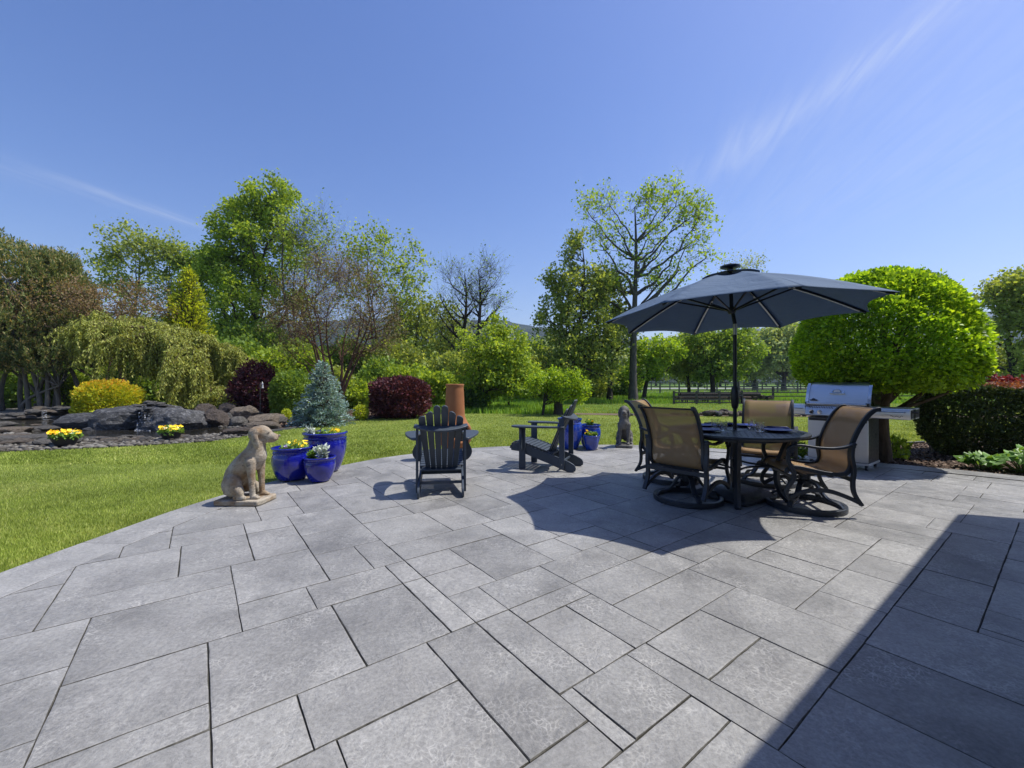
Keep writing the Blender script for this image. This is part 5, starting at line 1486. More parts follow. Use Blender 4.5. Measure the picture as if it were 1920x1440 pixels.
# weeping cedar: arching limbs with curtains of hanging shoots
def weeping_cedar():
    g = np.random.default_rng(31); X, Y = -14.0, 17.8
    t = thing('weeping_cedar', 'wide weeping cedar arching over the pond rocks', 'tree', (X, Y, -.03))
    s_ = 17.8 / FPX
    spine = np.array([((px - 342) * s_, dy, zat(py, 17.8)) for px, py, dy in ((352, 770, 0), (350, 700, 0), (338, 645, 0), (330, 622, 0))]); spine[:, 2] = np.maximum(spine[:, 2], 0)
    def arm(pts): return np.array(spline([((px - 342) * s_, dy, zat(py, 17.8)) for px, py, dy in pts], 6))
    arms = [arm([(330, 622, 0), (285, 608, .1), (238, 602, .0), (205, 606, -.1), (182, 622, -.2)]),
            arm([(330, 622, 0), (365, 630, .0), (400, 645, -.1), (440, 665, -.2), (466, 700, -.3)]),
            arm([(330, 622, 0), (300, 618, -.9), (255, 618, -1.3), (225, 628, -1.5)]),
            arm([(330, 622, 0), (360, 640, -.9), (395, 662, -1.3), (425, 700, -1.5)]),
            arm([(330, 622, 0), (290, 615, .9), (240, 615, 1.3), (195, 630, 1.4)]),
            arm([(330, 622, 0), (380, 645, .9), (420, 670, 1.2), (450, 700, 1.3)]),
            arm([(345, 650, 0), (375, 690, -.6), (410, 715, -1.1), (448, 735, -1.3), (470, 748, -1.3)]),
            arm([(330, 622, 0), (318, 626, -.8), (305, 640, -1.5), (300, 665, -1.8)])]
    paths = [(np.array(spline([tuple(p) for p in spine], 5)), np.linspace(.16, .09, 16)), (np.array([[.25, .1, 0], [.2, .1, 1.2], [-.1, .1, 2.4], [-.2, 0, 3.3]]), np.array([.12, .10, .08, .06]))]
    # second, redder stem at the left
    paths.append((np.array(spline([((220 - 342) * s_, .3, 0), ((222 - 342) * s_, .3, 1.1), ((212 - 342) * s_, .3, 2.0), ((208 - 342) * s_, .2, 2.9), ((225 - 342) * s_, .1, 3.6)], 5)), np.linspace(.13, .06, 21)))
    for a in arms: paths.append((a, np.linspace(.075, .02, len(a))))
    P = []; A = []
    for ia, a in enumerate(arms):
        for kc in range((36, 42, 28, 34, 16, 18, 26, 22)[ia]):
            q = g.uniform(.05, 1); i = q * (len(a) - 1); pc = a[int(i)] * (1 - i % 1) + a[min(int(i) + 1, len(a) - 1)] * (i % 1)
            pc = pc + np.array([g.normal(0, .14), g.normal(0, .32), g.normal(.09, .07)]); kick0 = g.normal(0, .28, 2); lc = g.uniform(.35, 1.05)
            for k in range(int(g.integers(7, 14))):
                p = pc + np.array([g.normal(0, .10), g.normal(0, .14), g.normal(.04, .05)])
                xw = p[0] / s_ + 342
                maxlen = np.interp(xw, [170, 200, 240, 270, 300, 340, 375, 400, 430, 470], [1.5, 1.9, 1.2, 1.1, 1.8, 2.4, 2.7, 2.4, 2.0, 1.1])
                Ls = min(p[2] - .35, maxlen * lc * g.uniform(.55, 1.1))
                if Ls < .12: continue
                m = int(Ls * 30) + 4; tt = np.linspace(0, 1, m); kick = kick0 + g.normal(0, .09, 2); sw = g.normal(0, .07, 2)
                C = np.stack([p[0] + kick[0] * np.sin(tt * 1.4) + sw[0] * tt * tt, p[1] + kick[1] * np.sin(tt * 1.4) + sw[1] * tt * tt, p[2] + .08 * np.sin(tt * 3.1) * (1 - tt) - Ls * tt ** 1.2], 1)
                st_ = max(1, m // 5); paths.append((C[::st_], np.linspace(.007, .003, len(C[::st_]))))
                for rep in range(2):
                    o = g.normal(0, 1, (m, 2)) * (.05 * (1 - tt * .6))[:, None]
                    P.append(C + np.concatenate([o * .3, g.normal(0, .02, (m, 1))], 1)); A.append(np.concatenate([o * 9, np.full((m, 1), -.7)], 1))
    V, F = tubes_np(paths, 5); link_mesh('trunk', np_mesh('trunk', V, F, smooth=True), bark_brown, t)
    P = np.concatenate(P); leaves('crown', P, .125, L_CEDAR, t, .15, .1, A=np.concatenate(A), g=g, spread=.38)
weeping_cedar()

# many-stemmed pine at the left edge of the picture
def pine():
    g = np.random.default_rng(33); X, Y = -21.1, 18.8
    t = thing('mounded_pine', 'big many-stemmed dark pine at the left edge', 'tree', (X, Y, -.03))
    lumps = [(-.6, 0, 5.3, 1.7, 1.9, 3), (-2.6, 0, 5.4, 2.2, 2.6, 3), (.7, .1, 5.2, 1.0, 1.5, 2), (-.2, -.9, 3.4, 1.7, 1.4, 3), (1.3, 0, 3.4, 1.0, 1.2, 2), (-2.4, -.7, 3.0, 2, 1.5, 2), (1.9, .2, 2.5, .9, .8, 1), (.1, .6, 6.2, .7, .9, 1), (1.1, .4, 4.7, .8, 1.1, 1), (-1, -1.1, 2.1, 1.5, .7, 1), (.9, -.6, 2.2, 1.2, .8, 1)]
    P = []; A = []; paths = []; ends = []
    for (dx, dy, zc, rx, rz, w) in lumps:
        k = int(230 * w); u = unit(k, g); C = np.array([dx, dy, zc]) + u * (g.uniform(.3, 1, (k, 1)) ** .45) * np.array([rx, rx, rz]); ends.append((np.array([dx, dy, zc]), C[:10]))
        for c, d in zip(C, u):
            m = 30; up = np.array([d[0] * .35, d[1] * .35, .8]); up /= np.linalg.norm(up)
            s = g.uniform(0, .42, m); q = unit(m, g)
            P.append(c + up * s[:, None] + q * .035); A.append(up * .8 + q * .55 + np.zeros((m, 3)))
    for i in range(15):
        a = 2 * np.pi * i / 15 + g.uniform(-.2, .2); r = g.uniform(.2, 1.0); b = np.array([r * math.cos(a) * 1.8, r * math.sin(a) * .7, 0])
        c = ends[i % len(ends)][0] + g.normal(0, .5, 3); paths.append((bez(b, b * 1.4 + np.array([0, 0, c[2] * .45]), c, 10), np.linspace(.10, .035, 10)))
        for e in ends[i % len(ends)][1]: paths.append((bez(paths[-1][0][6] if len(paths[-1][0]) > 6 else c, (c + e) / 2, e, 6), np.linspace(.03, .008, 6)))
    V, F = tubes_np(paths, 6); link_mesh('trunk', np_mesh('trunk', V, F, smooth=True), bark_pale, t)
    P = np.concatenate(P); z = P[:, 2]; r = np.clip(g.normal(.38, .2, len(P)) + (g.uniform(0, 1, len(P)) < .2) * .6, 0, 1)
    leaves('crown', P, .14, L_PINE, t, .15, .1, A=np.concatenate(A), g=g, rnd=r, spread=.2)
pine()

tree('bronze_maple', 'bronze-leaved spreading maple between pine and weeping cedar', -18.5, 18.7, 5.3, [(-1.2, 0, 4.6, 1.9, .9, 2), (.9, 0, 4.7, 1.8, .8, 2), (-2.8, 0, 4.3, 1.1, .8, 1), (-.8, 0, 3.6, 1.6, .7, 1)],
     L_BRONZE, 8500, .085, bark_brown, seed=41, stems=2, ncl=150, nlimb=20, twigs=6, twig_len=.6, trunk_r=.12, cl_r=.42, z0=-.03)

# ------------------------------------------------------------------ trees and undergrowth behind the garden
def T(name, label, px, d, py_top, wpx, leaf, nleaf, lsize, lumps=None, base=None, **kw):
    """tree placed by the picture column of its foot, its distance and the picture row of its top"""
    x = at(px, d); H = zat(py_top, d) + .06; s = d / FPX
    if lumps is None:
        r = wpx * s; lumps = [(0, 0, H * .62, r * .75, H * .34, 3), (-r * .45, 0, H * .5, r * .5, H * .2, 1), (r * .45, 0, H * .52, r * .5, H * .22, 1), (0, 0, H * .84, r * .45, H * .16, 1)]
    else: lumps = [((p - px) * s, dy, zat(q, d) + .06, rx * s, rz * s, w) for (p, q, dy, rx, rz, w) in lumps]
    return tree(name, label, x, d, H, lumps, leaf, nleaf, lsize, **kw)
GW = 'trees of the wood behind the pond'
T('bigleaf_maple', 'tall dense bright green maple, highest tree of the left wood', 470, 31, 352, 90, L_BRIGHT, 30000, .22,
  [(510, 390, 0, 40, 42, 2), (450, 425, 0, 45, 48, 2), (490, 470, 0, 62, 58, 3), (430, 520, 0, 55, 52, 2), (500, 560, 0, 72, 60, 3), (440, 610, 0, 58, 52, 2), (500, 655, 0, 75, 45, 2), (408, 500, 0, 24, 26, 1)],
  bark=bark_dark, group=GW, seed=51, ncl=230, nlimb=26, trunk_r=.36, bole=.15, cl_r=.85, twigs=4)
T('sparse_maple', 'half-bare tree with fine upright twigs beside the tall maple', 560, 30, 396, 70, L_BRIGHT, 3200, .18,
  [(590, 445, 0, 42, 45, 2), (560, 480, 0, 42, 55, 2), (600, 530, 0, 45, 55, 2), (555, 580, 0, 45, 50, 2), (590, 620, 0, 48, 45, 1)],
  bark=bark_grey, group=GW, seed=52, ncl=170, nlimb=24, trunk_r=.22, bole=.12, cl_r=.8, twigs=8, twig_len=1.5, stems=3, stem_spread=.35)
T('slender_maple', 'slender light green tree behind the twiggy brown maple', 705, 31, 440, 80, L_BRIGHT, 4600, .21,
  [(660, 480, 0, 32, 38, 1), (710, 480, 0, 34, 38, 2), (770, 505, 0, 28, 36, 1), (740, 545, 0, 42, 40, 2), (690, 560, 0, 48, 52, 2), (715, 630, 0, 60, 55, 2)],
  bark=bark_dark, group=GW, seed=53, ncl=150, nlimb=22, trunk_r=.2, cl_r=.75, twigs=6, twig_len=1.2, stems=2, stem_spread=.3)
T('feathery_tree', 'airy light green tree above the bronze maple', 235, 36, 432, 50, L_OLIVE, 4300, .24,
  [(240, 465, 0, 40, 28, 2), (205, 495, 0, 26, 16, 1), (270, 490, 0, 30, 28, 1), (240, 535, 0, 42, 35, 2), (250, 590, 0, 45, 40, 1)],
  bark=bark_grey, group=GW, seed=54, ncl=110, nlimb=18, trunk_r=.2, cl_r=.8, twigs=5, twig_len=1.2)
T('feathery_tree', 'thin light green tree left of the golden cypress', 318, 36, 448, 40, L_OLIVE, 3200, .23,
  [(315, 475, 0, 30, 24, 2), (340, 500, 0, 30, 26, 1), (310, 540, 0, 30, 38, 2), (320, 590, 0, 34, 40, 1)],
  bark=bark_grey, group=GW, seed=55, ncl=90, nlimb=16, trunk_r=.16, cl_r=.75, twigs=5, twig_len=1.1)
T('feathery_tree', 'leafy tree right behind the golden cypress tip', 385, 37, 465, 40, L_MID, 6500, .26,
  [(370, 500, 0, 34, 28, 2), (400, 530, 0, 36, 36, 2), (380, 590, 0, 40, 50, 2)], bark=bark_grey, group=GW, seed=56, ncl=90, nlimb=14, trunk_r=.17, cl_r=.8)
T('bare_tree', 'dark bare tree with forked twigs, left of the pair', 862, 34, 488, 60, L_MID, 500, .16,
  [(855, 530, 0, 24, 38, 2), (840, 590, 0, 28, 40, 2), (880, 560, 0, 22, 40, 2), (862, 640, 0, 26, 30, 1)],
  bark=bark_dark, group=GW, seed=57, ncl=100, nlimb=22, trunk_r=.27, cl_r=.7, twigs=5, twig_len=1.5, bole=.3)
T('bare_tree', 'dark bare tree with forked twigs, right of the pair', 890, 33, 484, 60, L_MID, 500, .16,
  [(915, 525, 0, 26, 36, 2), (925, 575, 0, 24, 34, 1), (895, 575, 0, 24, 45, 2), (900, 640, 0, 26, 32, 1)],
  bark=bark_dark, group=GW, seed=58, ncl=100, nlimb=22, trunk_r=.27, cl_r=.7, twigs=5, twig_len=1.5, bole=.3)
T('young_tree', 'thin young tree in pale leaf left of the bare pair', 775, 33, 560, 40, L_OLIVE, 5200, .22,
  [(780, 600, 0, 36, 42, 2), (760, 650, 0, 36, 45, 2), (800, 660, 0, 34, 45, 1)], bark=bark_dark, group=GW, seed=59, ncl=90, nlimb=14, trunk_r=.13, cl_r=.7, twigs=6, twig_len=1.2)
T('young_tree', 'thin young tree in pale leaf right of the burgundy bush', 825, 36, 575, 40, L_OLIVE, 5200, .24,
  [(825, 615, 0, 36, 42, 2), (850, 660, 0, 40, 45, 2), (810, 690, 0, 36, 40, 1)], bark=bark_dark, group=GW, seed=60, ncl=90, nlimb=14, trunk_r=.13, cl_r=.7, twigs=6, twig_len=1.2)
GE = 'small bright trees at the lawn\'s far edge'
T('bright_small_tree', 'bushy bright green small tree beyond the chiminea, on twin trunks', 905, 18.5, 598, 50, L_BRIGHT, 9500, .14,
  [(915, 640, 0, 45, 40, 2), (950, 655, 0, 36, 36, 2), (900, 690, 0, 34, 34, 2), (960, 700, 0, 38, 36, 2), (925, 715, 0, 48, 30, 2)],
  bark=bark_dark, group=GE, seed=61, stems=3, stem_spread=.5, ncl=120, nlimb=16, trunk_r=.11, cl_r=.42, bole=.25)
T('bright_small_tree', 'low bright tree on two slim stems right of the bushy one', 955, 19.5, 655, 40, L_BRIGHT, 8000, .14,
  [(950, 695, 0, 34, 26, 2), (975, 710, 0, 32, 24, 2)], bark=bark_dark, group=GE, seed=62, stems=2, stem_spread=.25, ncl=70, nlimb=10, trunk_r=.09, cl_r=.4, bole=.45)
T('apple_tree', 'low bright apple tree with leaning dark trunk beyond the side-on chair', 1018, 16.2, 694, 40, L_YELLOW, 7500, .10,
  [(1020, 722, 0, 26, 17, 2), (1055, 720, 0, 30, 18, 2), (1080, 732, 0, 18, 14, 1), (1040, 735, 0, 26, 12, 1)], bark=bark_dark, group=GE, seed=63, stems=2, stem_spread=.3, ncl=70, nlimb=12, trunk_r=.075, cl_r=.3, bole=.35, lean=(.35, 0))
GR = 'tall trees beyond the lawn on the right'
T('cottonwood', 'tallest cottonwood with wide yellow-green open crown', 1187, 27, 340, 120, L_YELLOW, 5200, .18,
  [(1130, 395, 0, 34, 30, 2), (1210, 380, 0, 30, 36, 2), (1262, 390, 0, 42, 34, 3), (1300, 410, 0, 30, 28, 2), (1150, 460, 0, 48, 36, 2), (1225, 460, 0, 45, 40, 2), (1290, 470, 0, 36, 34, 2), (1190, 520, 0, 50, 34, 2), (1255, 535, 0, 45, 30, 2), (1140, 540, 0, 35, 30, 1)],
  bark=bark_grey, group=GR, seed=71, ncl=170, nlimb=30, trunk_r=.27, bole=.38, cl_r=.55, twigs=5, twig_len=1.05, trunk_top=.9, wig=.012)
T('ivy_clad_tree', 'dense dark olive tree left of the tallest cottonwood', 1080, 26, 445, 75, L_OLIVE, 15000, .19,
  [(1075, 480, 0, 24, 34, 1), (1060, 540, 0, 36, 38, 2), (1105, 550, 0, 36, 42, 2), (1050, 600, 0, 42, 36, 2), (1100, 620, 0, 48, 42, 3), (1060, 665, 0, 48, 40, 3), (1115, 680, 0, 40, 40, 2)],
  bark=bark_dark, group=GR, seed=72, ncl=190, nlimb=24, trunk_r=.2, cl_r=.65, twigs=6)
T('leaning_alder', 'dark-trunked olive tree tucked against the tallest cottonwood', 1143, 28, 500, 50, L_OLIVE, 7500, .20,
  [(1140, 560, 0, 32, 40, 2), (1155, 620, 0, 36, 40, 2), (1135, 665, 0, 34, 32, 1)], bark=bark_dark, group=GR, seed=73, ncl=100, nlimb=16, trunk_r=.19, cl_r=.65, bole=.25)
T('gold_leaf_tree', 'small yellow-leaved tree under the parasol\'s left edge', 1207, 30, 630, 40, L_YELLOW, 7500, .19,
  [(1225, 665, 0, 34, 26, 2), (1250, 665, 0, 24, 22, 1), (1205, 690, 0, 26, 22, 2)], bark=bark_dark, group=GR, seed=74, ncl=70, nlimb=12, trunk_r=.17, cl_r=.55, bole=.35, lean=(.5, 0))
T('orchard_tree', 'round dark green orchard tree behind the parasol pole', 1337, 31, 600, 70, L_MID, 14000, .20,
  [(1325, 650, 0, 46, 34, 3), (1370, 660, 0, 44, 34, 3), (1340, 690, 0, 50, 20, 2), (1350, 625, 0, 36, 24, 1)], bark=bark_dark, group=GR, seed=75, ncl=130, nlimb=18, trunk_r=.2, cl_r=.6, bole=.3)
T('orchard_tree', 'leafy orchard tree left of the parasol pole, thinner', 1292, 33, 625, 40, L_OLIVE, 7000, .2,
  [(1290, 660, 0, 34, 26, 2), (1280, 690, 0, 28, 16, 1)], bark=bark_dark, group=GR, seed=76, ncl=70, nlimb=12, trunk_r=.15, cl_r=.55, bole=.35)
T('pale_willow', 'pale green rounded tree between parasol and dome tree', 1470, 58, 612, 50, L_PALE, 9000, .42,
  [(1470, 645, 0, 36, 28, 2), (1450, 675, 0, 34, 26, 2), (1492, 680, 0, 30, 26, 1)], bark=bark_grey, group=GR, seed=77, ncl=90, nlimb=14, trunk_r=.3, cl_r=1.3)
T('pale_willow', 'pale green tree just right of the parasol pole', 1415, 62, 630, 45, L_PALE, 8000, .45,
  [(1420, 655, 0, 36, 26, 2), (1400, 680, 0, 36, 24, 2)], bark=bark_grey, group=GR, seed=78, ncl=80, nlimb=12, trunk_r=.3, cl_r=1.3)
T('grey_green_tree', 'leafy grey-green tree at the right edge behind the hedge', 1905, 24, 515, 60, L_OLIVE, 12000, .19,
  [(1895, 565, 0, 40, 38, 3), (1940, 560, 0, 45, 45, 2), (1900, 620, 0, 42, 38, 3), (1915, 670, 0, 50, 32, 2)], bark=bark_dark, group=GR, seed=79, ncl=140, nlimb=20, trunk_r=.2, cl_r=.6, bole=.2)
T('twig_top_tree', 'thin tree whose twigs show above the parasol top', 1385, 40, 480, 30, L_OLIVE, 1400, .18,
  [(1385, 520, 0, 40, 30, 2), (1395, 590, 0, 45, 40, 1)], bark=bark_grey, group=GR, seed=80, ncl=70, nlimb=12, trunk_r=.14, cl_r=.8, twigs=6, twig_len=1.1)

# undergrowth: each shrub on its own foot
US = 'shrubs of the undergrowth'
shr = [(30, 21, 690, 60, L_MID, 'dark shrub behind the pine stems at the far left'), (125, 20, 700, 48, L_BRIGHT, 'leafy green shrub left of the golden spirea'), (180, 22, 672, 50, L_MID, 'green shrub above the golden spirea'),
       (245, 20.5, 690, 50, L_DEEP, 'dark shrub under the weeping cedar\'s arch, left'), (300, 19.8, 705, 45, L_MID, 'green shrub under the weeping cedar\'s arch, right'), (405, 20.5, 700, 40, L_BRIGHT, 'green shrub behind the weeping cedar\'s trunk'),
       (440, 24, 640, 55, L_MID, 'rounded green shrub right above the weeping cedar'), (510, 24, 655, 55, L_BRIGHT, 'bright shrub behind the dark globe'), (560, 25, 640, 50, L_BRIGHT, 'bright shrub left of the brown maple'),
       (620, 24, 690, 45, L_OLIVE, 'olive shrub behind the blue spruce'), (668, 20, 718, 38, L_BRIGHT, 'bright leafy shrub right of the blue spruce'), (715, 23, 680, 45, L_MID, 'green shrub right of the brown maple'),
       (765, 22, 690, 45, L_BRIGHT, 'bright shrub above the burgundy bush'), (815, 21, 698, 40, L_BRIGHT, 'bright shrub left of the chiminea top'), (850, 27, 660, 48, L_OLIVE, 'pale olive shrub behind the chiminea'),
       (885, 18.3, 730, 24, L_DEEP, 'small dark laurel right of the chiminea'), (1010, 29, 665, 45, L_OLIVE, 'olive shrub left of the dark olive tree'), (1095, 31, 690, 45, L_OLIVE, 'olive shrub at the dark olive tree\'s foot'),
       (1165, 36, 690, 36, L_MID, 'green shrub right of the leaning trunk'), (985, 33, 640, 42, L_BRIGHT, 'tall bright shrub between the small trees'), (740, 30, 640, 50, L_OLIVE, 'hazy olive shrub behind the brown maple'), (650, 32, 640, 55, L_MID, 'tall green shrub deep behind the brown maple'),
       (355, 26, 640, 50, L_MID, 'tall green shrub right of the golden cypress'), (90, 24, 660, 55, L_MID, 'tall dark shrub behind the pine'), (265, 27, 660, 50, L_MID, 'tall dark shrub behind the cedar\'s top'), (480, 29, 610, 60, L_MID, 'tall green thicket at the tall maple\'s foot'), (930, 36, 650, 55, L_OLIVE, 'hazy olive thicket behind the bare pair')]
for i, (px, d, py, w, lf, lab) in enumerate(shr):
    s = d / FPX; H = zat(py, d) + .06; r = w * s * 1.15
    bush('undergrowth_shrub', lab, at(px, d), d, r, H * .56, H * .48, lf, int(2600 + 900 * r * H), .10 + .0035 * d, US, 600 + i, ry=r * .7, rough=.14, z0=-.06, shell=.25)

# far tree line and hedgerows beyond the field
FR = 'far trees beyond the field'
gq = np.random.default_rng(5)
cols = ((-150, 'left of the pine'), (-40, 'behind the pine\'s outer half'), (60, 'behind the pine\'s middle'), (150, 'behind the bronze maple'), (250, 'behind the airy light green tree'), (350, 'behind the golden cypress'), (450, 'behind the tall maple\'s left half'), (540, 'behind the tall maple\'s right half'),
        (620, 'behind the brown maple\'s left half'), (690, 'behind the brown maple\'s right half'), (760, 'behind the slender light green tree'), (830, 'behind the chiminea'), (900, 'behind the bare pair of trees'), (960, 'right of the bare pair'), (1020, 'left of the dark olive tree'), (1090, 'behind the dark olive tree'),
        (1150, 'just left of the cottonwood trunk'), (1230, 'behind the yellow-leaved tree'), (1290, 'behind the thinner orchard tree'), (1350, 'just left of the parasol pole'), (1410, 'just right of the parasol pole'), (1470, 'behind the pale rounded tree'), (1530, 'at the dome tree\'s left flank'), (1600, 'behind the grill lid'), (1680, 'behind the dome tree\'s trunk'),
        (1770, 'behind the dome tree\'s right half'), (1850, 'between dome tree and right edge'), (1930, 'behind the tree at the right edge'), (2040, 'beyond the right edge'))
for i, (px, where) in enumerate(cols):
    d = 95 + 50 * gq.uniform() ; py = 640 + 28 * gq.uniform() if px < 1100 else 655 + 22 * gq.uniform(); w = 45 + 20 * gq.uniform()
    lf = (L_PALE, L_OLIVE, L_PALE, L_MID)[i % 4]
    T('field_tree', 'far tree across the field, ' + where, px, d, py, w, lf, 3200, .95, None, bark=bark_grey, group=FR, seed=300 + i, ncl=60, nlimb=10, twigs=2, trunk_r=.35, cl_r=2.4, bole=.1)

# ------------------------------------------------------------------ pond, rocks, waterfall
import bmesh
def rock_mesh(seed, sub=4, facet=.28, flat=1.0):
    bm = bmesh.new(); bmesh.ops.create_icosphere(bm, subdivisions=sub, radius=1)
    g = random.Random(seed); off = Vector((g.uniform(0, 99), g.uniform(0, 99), g.uniform(0, 99)))
    planes = []
    for _ in range(9):
        n = Vector((g.gauss(0, 1), g.gauss(0, 1), g.gauss(0, 1))).normalized(); planes.append((n, g.uniform(.62, .92)))
    for v in bm.verts:
        p = v.co.copy()
        for n, d in planes:
            q = p.dot(n)
            if q > d: p -= n * (q - d) * .85
        p *= 1 + facet * .5 * noise.noise(p * 1.3 + off) + facet * .28 * noise.noise(p * 3.1 + off) + facet * .16 * noise.noise(p * 7 + off) + facet * .10 * noise.noise(p * 15 + off) - facet * .12 * abs(noise.noise(Vector((p.x * 1.5, p.y * 1.5, p.z * 6)) + off))
        v.co = p
    me = bpy.data.meshes.new('rock'); bm.to_mesh(me); bm.free()
    return me
ROCKS = [rock_mesh(k) for k in range(10)]
ROCKS_S = [rock_mesh(40 + k, 2, .35) for k in range(8)]
def mat_rock(name, a, b, lichen, wet=.8, ls=.55):
    t = NT(name); co = t.coord('Object'); oi = t.n('ObjectInfo')
    ad = t.n('VectorMath', operation='ADD'); t.l(co, ad.inputs[0]); t.l(oi.outputs['Location'], ad.inputs[1]); co = ad.outputs[0]
    c = t.mix(t.rng(t.noise(co, 4.5, 8, .72), .36, .64), a, b)
    c = t.mix(t.rng(t.noise(co, 7, 7, .72), ls, ls + .10), c, lichen)
    c = t.mix(1, c, t.ramp(oi.outputs['Random'], [(0, (.75, .75, .75)), (1, (1.2, 1.17, 1.12))]), 'MULTIPLY')
    return t.done(t.pbsdf(c, wet, 0, t.bump(t.noise(co, 13, 9, .75, .5), 1, .12), .4))
m_rockdark = mat_rock('dark_basalt', (.045, .047, .05), (.15, .153, .158), (.30, .305, .305), .6, .53)
m_rockgrey = mat_rock('grey_fieldstone', (.10, .095, .085), (.20, .19, .175), (.30, .295, .27), .8)
m_rocktan = mat_rock('tan_fieldstone', (.13, .105, .08), (.24, .20, .155), (.32, .30, .25), .85)
m_rockbrown = mat_rock('brown_boulder', (.075, .06, .05), (.15, .12, .10), (.22, .20, .17), .8)
def rock(name, c, size, k, mat, parent=None, rz=0, small=False, tilt=0):
    lib = ROCKS_S if small else ROCKS
    me = lib[k % len(lib)]
    o = bpy.data.objects.new(name, me); COL.objects.link(o)
    if not me.materials: me.materials.append(mat)
    o.material_slots[0].link = 'OBJECT'; o.material_slots[0].material = mat
    o.location = c; o.scale = size; o.rotation_euler = (tilt, tilt * .6, rz)
    if parent is not None: o.parent = parent
    return o

def mat_gravel():
    t = NT('shore_gravel'); co = t.coord('Object')
    vo = t.n('TexVoronoi'); vo.inputs['Scale'].default_value = 16; t.l(co, vo.inputs['Vector'])
    c = t.ramp(t.rng(vo.outputs['Distance'], 0, .8), [(0, (.30, .28, .25)), (.5, (.20, .19, .17)), (1, (.05, .045, .04))])
    return t.done(t.pbsdf(c, .85, 0, t.bump(vo.outputs['Distance'], -1, .04), .3))
SHORE = [(-24, 6.9), (-15, 6.98), (-12, 7.28), (-9.28, 7.58), (-7.6, 8.18), (-6.52, 8.9), (-6.18, 10), (-6.4, 10.4), (-7.0, 11), (-8.0, 12.2), (-10.5, 15), (-12, 20), (-14, 21), (-26, 21)]
sheet('pond_shore', SHORE, -.027, mat_gravel(), 'gravel and soil shore around the garden pond', 'shore')
def mat_water():
    t = NT('pond_water'); co = t.coord('Object')
    b = t.bump(t.noise(co, 5, 4, .6, .5), .18, .03)
    c = t.mix(t.rng(t.noise(co, 1.3, 3), .3, .7), (.012, .013, .011), (.035, .03, .02))
    return t.done(t.pbsdf(c, .06, 0, b, .5))
m_water = mat_water()
wpts = [G(*p) for p in ((60, 814), (110, 821), (200, 822), (300, 820), (380, 815), (430, 810), (450, 806), (440, 802), (385, 799), (300, 797), (200, 794), (130, 790), (60, 784), (10, 782), (-80, 783), (-80, 800), (20, 806))]
sheet('pond', [(p[0], p[1]) for p in spline([tuple(q)[:2] for q in wpts], 3, True)], -.012, m_water, 'dark still pond below the rocks', 'pond')
POND = spline([tuple(q)[:2] for q in wpts], 3, True)

# pebbles
gp = np.random.default_rng(9)
def pebbles(name, n, poly, box, smin, smax, mat, label, avoid=None, pw=1.6):
    P = np.stack([gp.uniform(box[0], box[1], n), gp.uniform(box[2], box[3], n)], 1); P = P[pip(P, poly)]
    if avoid is not None: P = P[~pip(P, avoid)]
    n = len(P); bm = bmesh.new(); bmesh.ops.create_icosphere(bm, subdivisions=1, radius=1); bv = np.array([v.co[:] for v in bm.verts]); bf = np.array([[v.index for v in f.verts] for f in bm.faces]); bm.free()
    s = smin + (smax - smin) * gp.uniform(0, 1, n) ** pw; sc3 = np.stack([s * gp.uniform(.8, 1.5, n), s * gp.uniform(.7, 1.1, n), s * gp.uniform(.4, .75, n)], 1)
    a = gp.uniform(0, np.pi, n); ca, sa = np.cos(a)[:, None], np.sin(a)[:, None]
    V = bv[None] * sc3[:, None] * (1 + gp.normal(0, .10, (n, len(bv), 1))); X = V[..., 0] * ca - V[..., 1] * sa; Y = V[..., 0] * sa + V[..., 1] * ca
    V = np.stack([X + P[:, :1], Y + P[:, 1:], V[..., 2] - .02 + sc3[:, 2:] * .5], -1).reshape(-1, 3)
    F = (bf[None] + (np.arange(n) * len(bv))[:, None, None]).reshape(-1, 3)
    o = link_mesh(name, np_mesh(name, V, F, np.repeat(gp.uniform(0, 1, n), len(bf)), True), mat)
    return tag(o, label, 'pebbles', None, 'stuff')
m_pebble = leafmat('pebble_stone', [(.055, .05, .042), (.10, .09, .075), (.15, .14, .12), (.22, .21, .185)], 0, .85, gain=1.0)
pebbles('shore_pebbles', 15000, SHORE, (-16, -6, 6.9, 12.5), .02, .065, m_pebble, 'pale rounded pebbles along the pond\'s near shore', POND)

fall = thing('rock_waterfall', 'dark rock mound with a small waterfall spilling into the pond', 'waterfall', tuple(G(285, 800)))
fb = Vector(fall.location); fb.z = 0
gr = random.Random(4)
def rp(px, d, z): return Vector((at(px, d), d, z)) - fb
for (px, d, z, sx, sy, sz, k, rz, m) in ((236, 11.6, .06, .95, .7, .62, 0, .5, m_rockdark), (330, 11.6, .08, 1.05, .75, .60, 1, -.5, m_rockdark), (285, 12.3, .1, 1.1, .6, .62, 2, .1, m_rockdark), (368, 11.6, .06, .45, .4, .26, 3, .3, m_rockdark),
                                    (258, 11.7, .22, .42, .40, .34, 4, 1.1, m_rockdark), (298, 11.6, .2, .38, .42, .38, 5, .2, m_rockdark), (205, 11.3, .0, .5, .4, .22, 6, .9, m_rockdark), (275, 11.35, .02, .3, .25, .22, 7, .4, m_rockdark)):
    rock('rock', rp(px, d, z), (sx, sy, sz), k, m, fall, rz)
for k in range(17):                                              # loose capping stones along the crest
    px = 246 + k * 4.6; zt = .46 + .18 * math.exp(-((px - 285) / 34) ** 2)
    rock('capping_stone', rp(px, 11.75 + gr.uniform(-.15, .3), zt + gr.uniform(-.03, .04)), (gr.uniform(.10, .2), gr.uniform(.09, .14), gr.uniform(.035, .06)), k, gr.choice((m_rockgrey, m_rockdark, m_rockgrey)), fall, gr.uniform(0, 3), True)
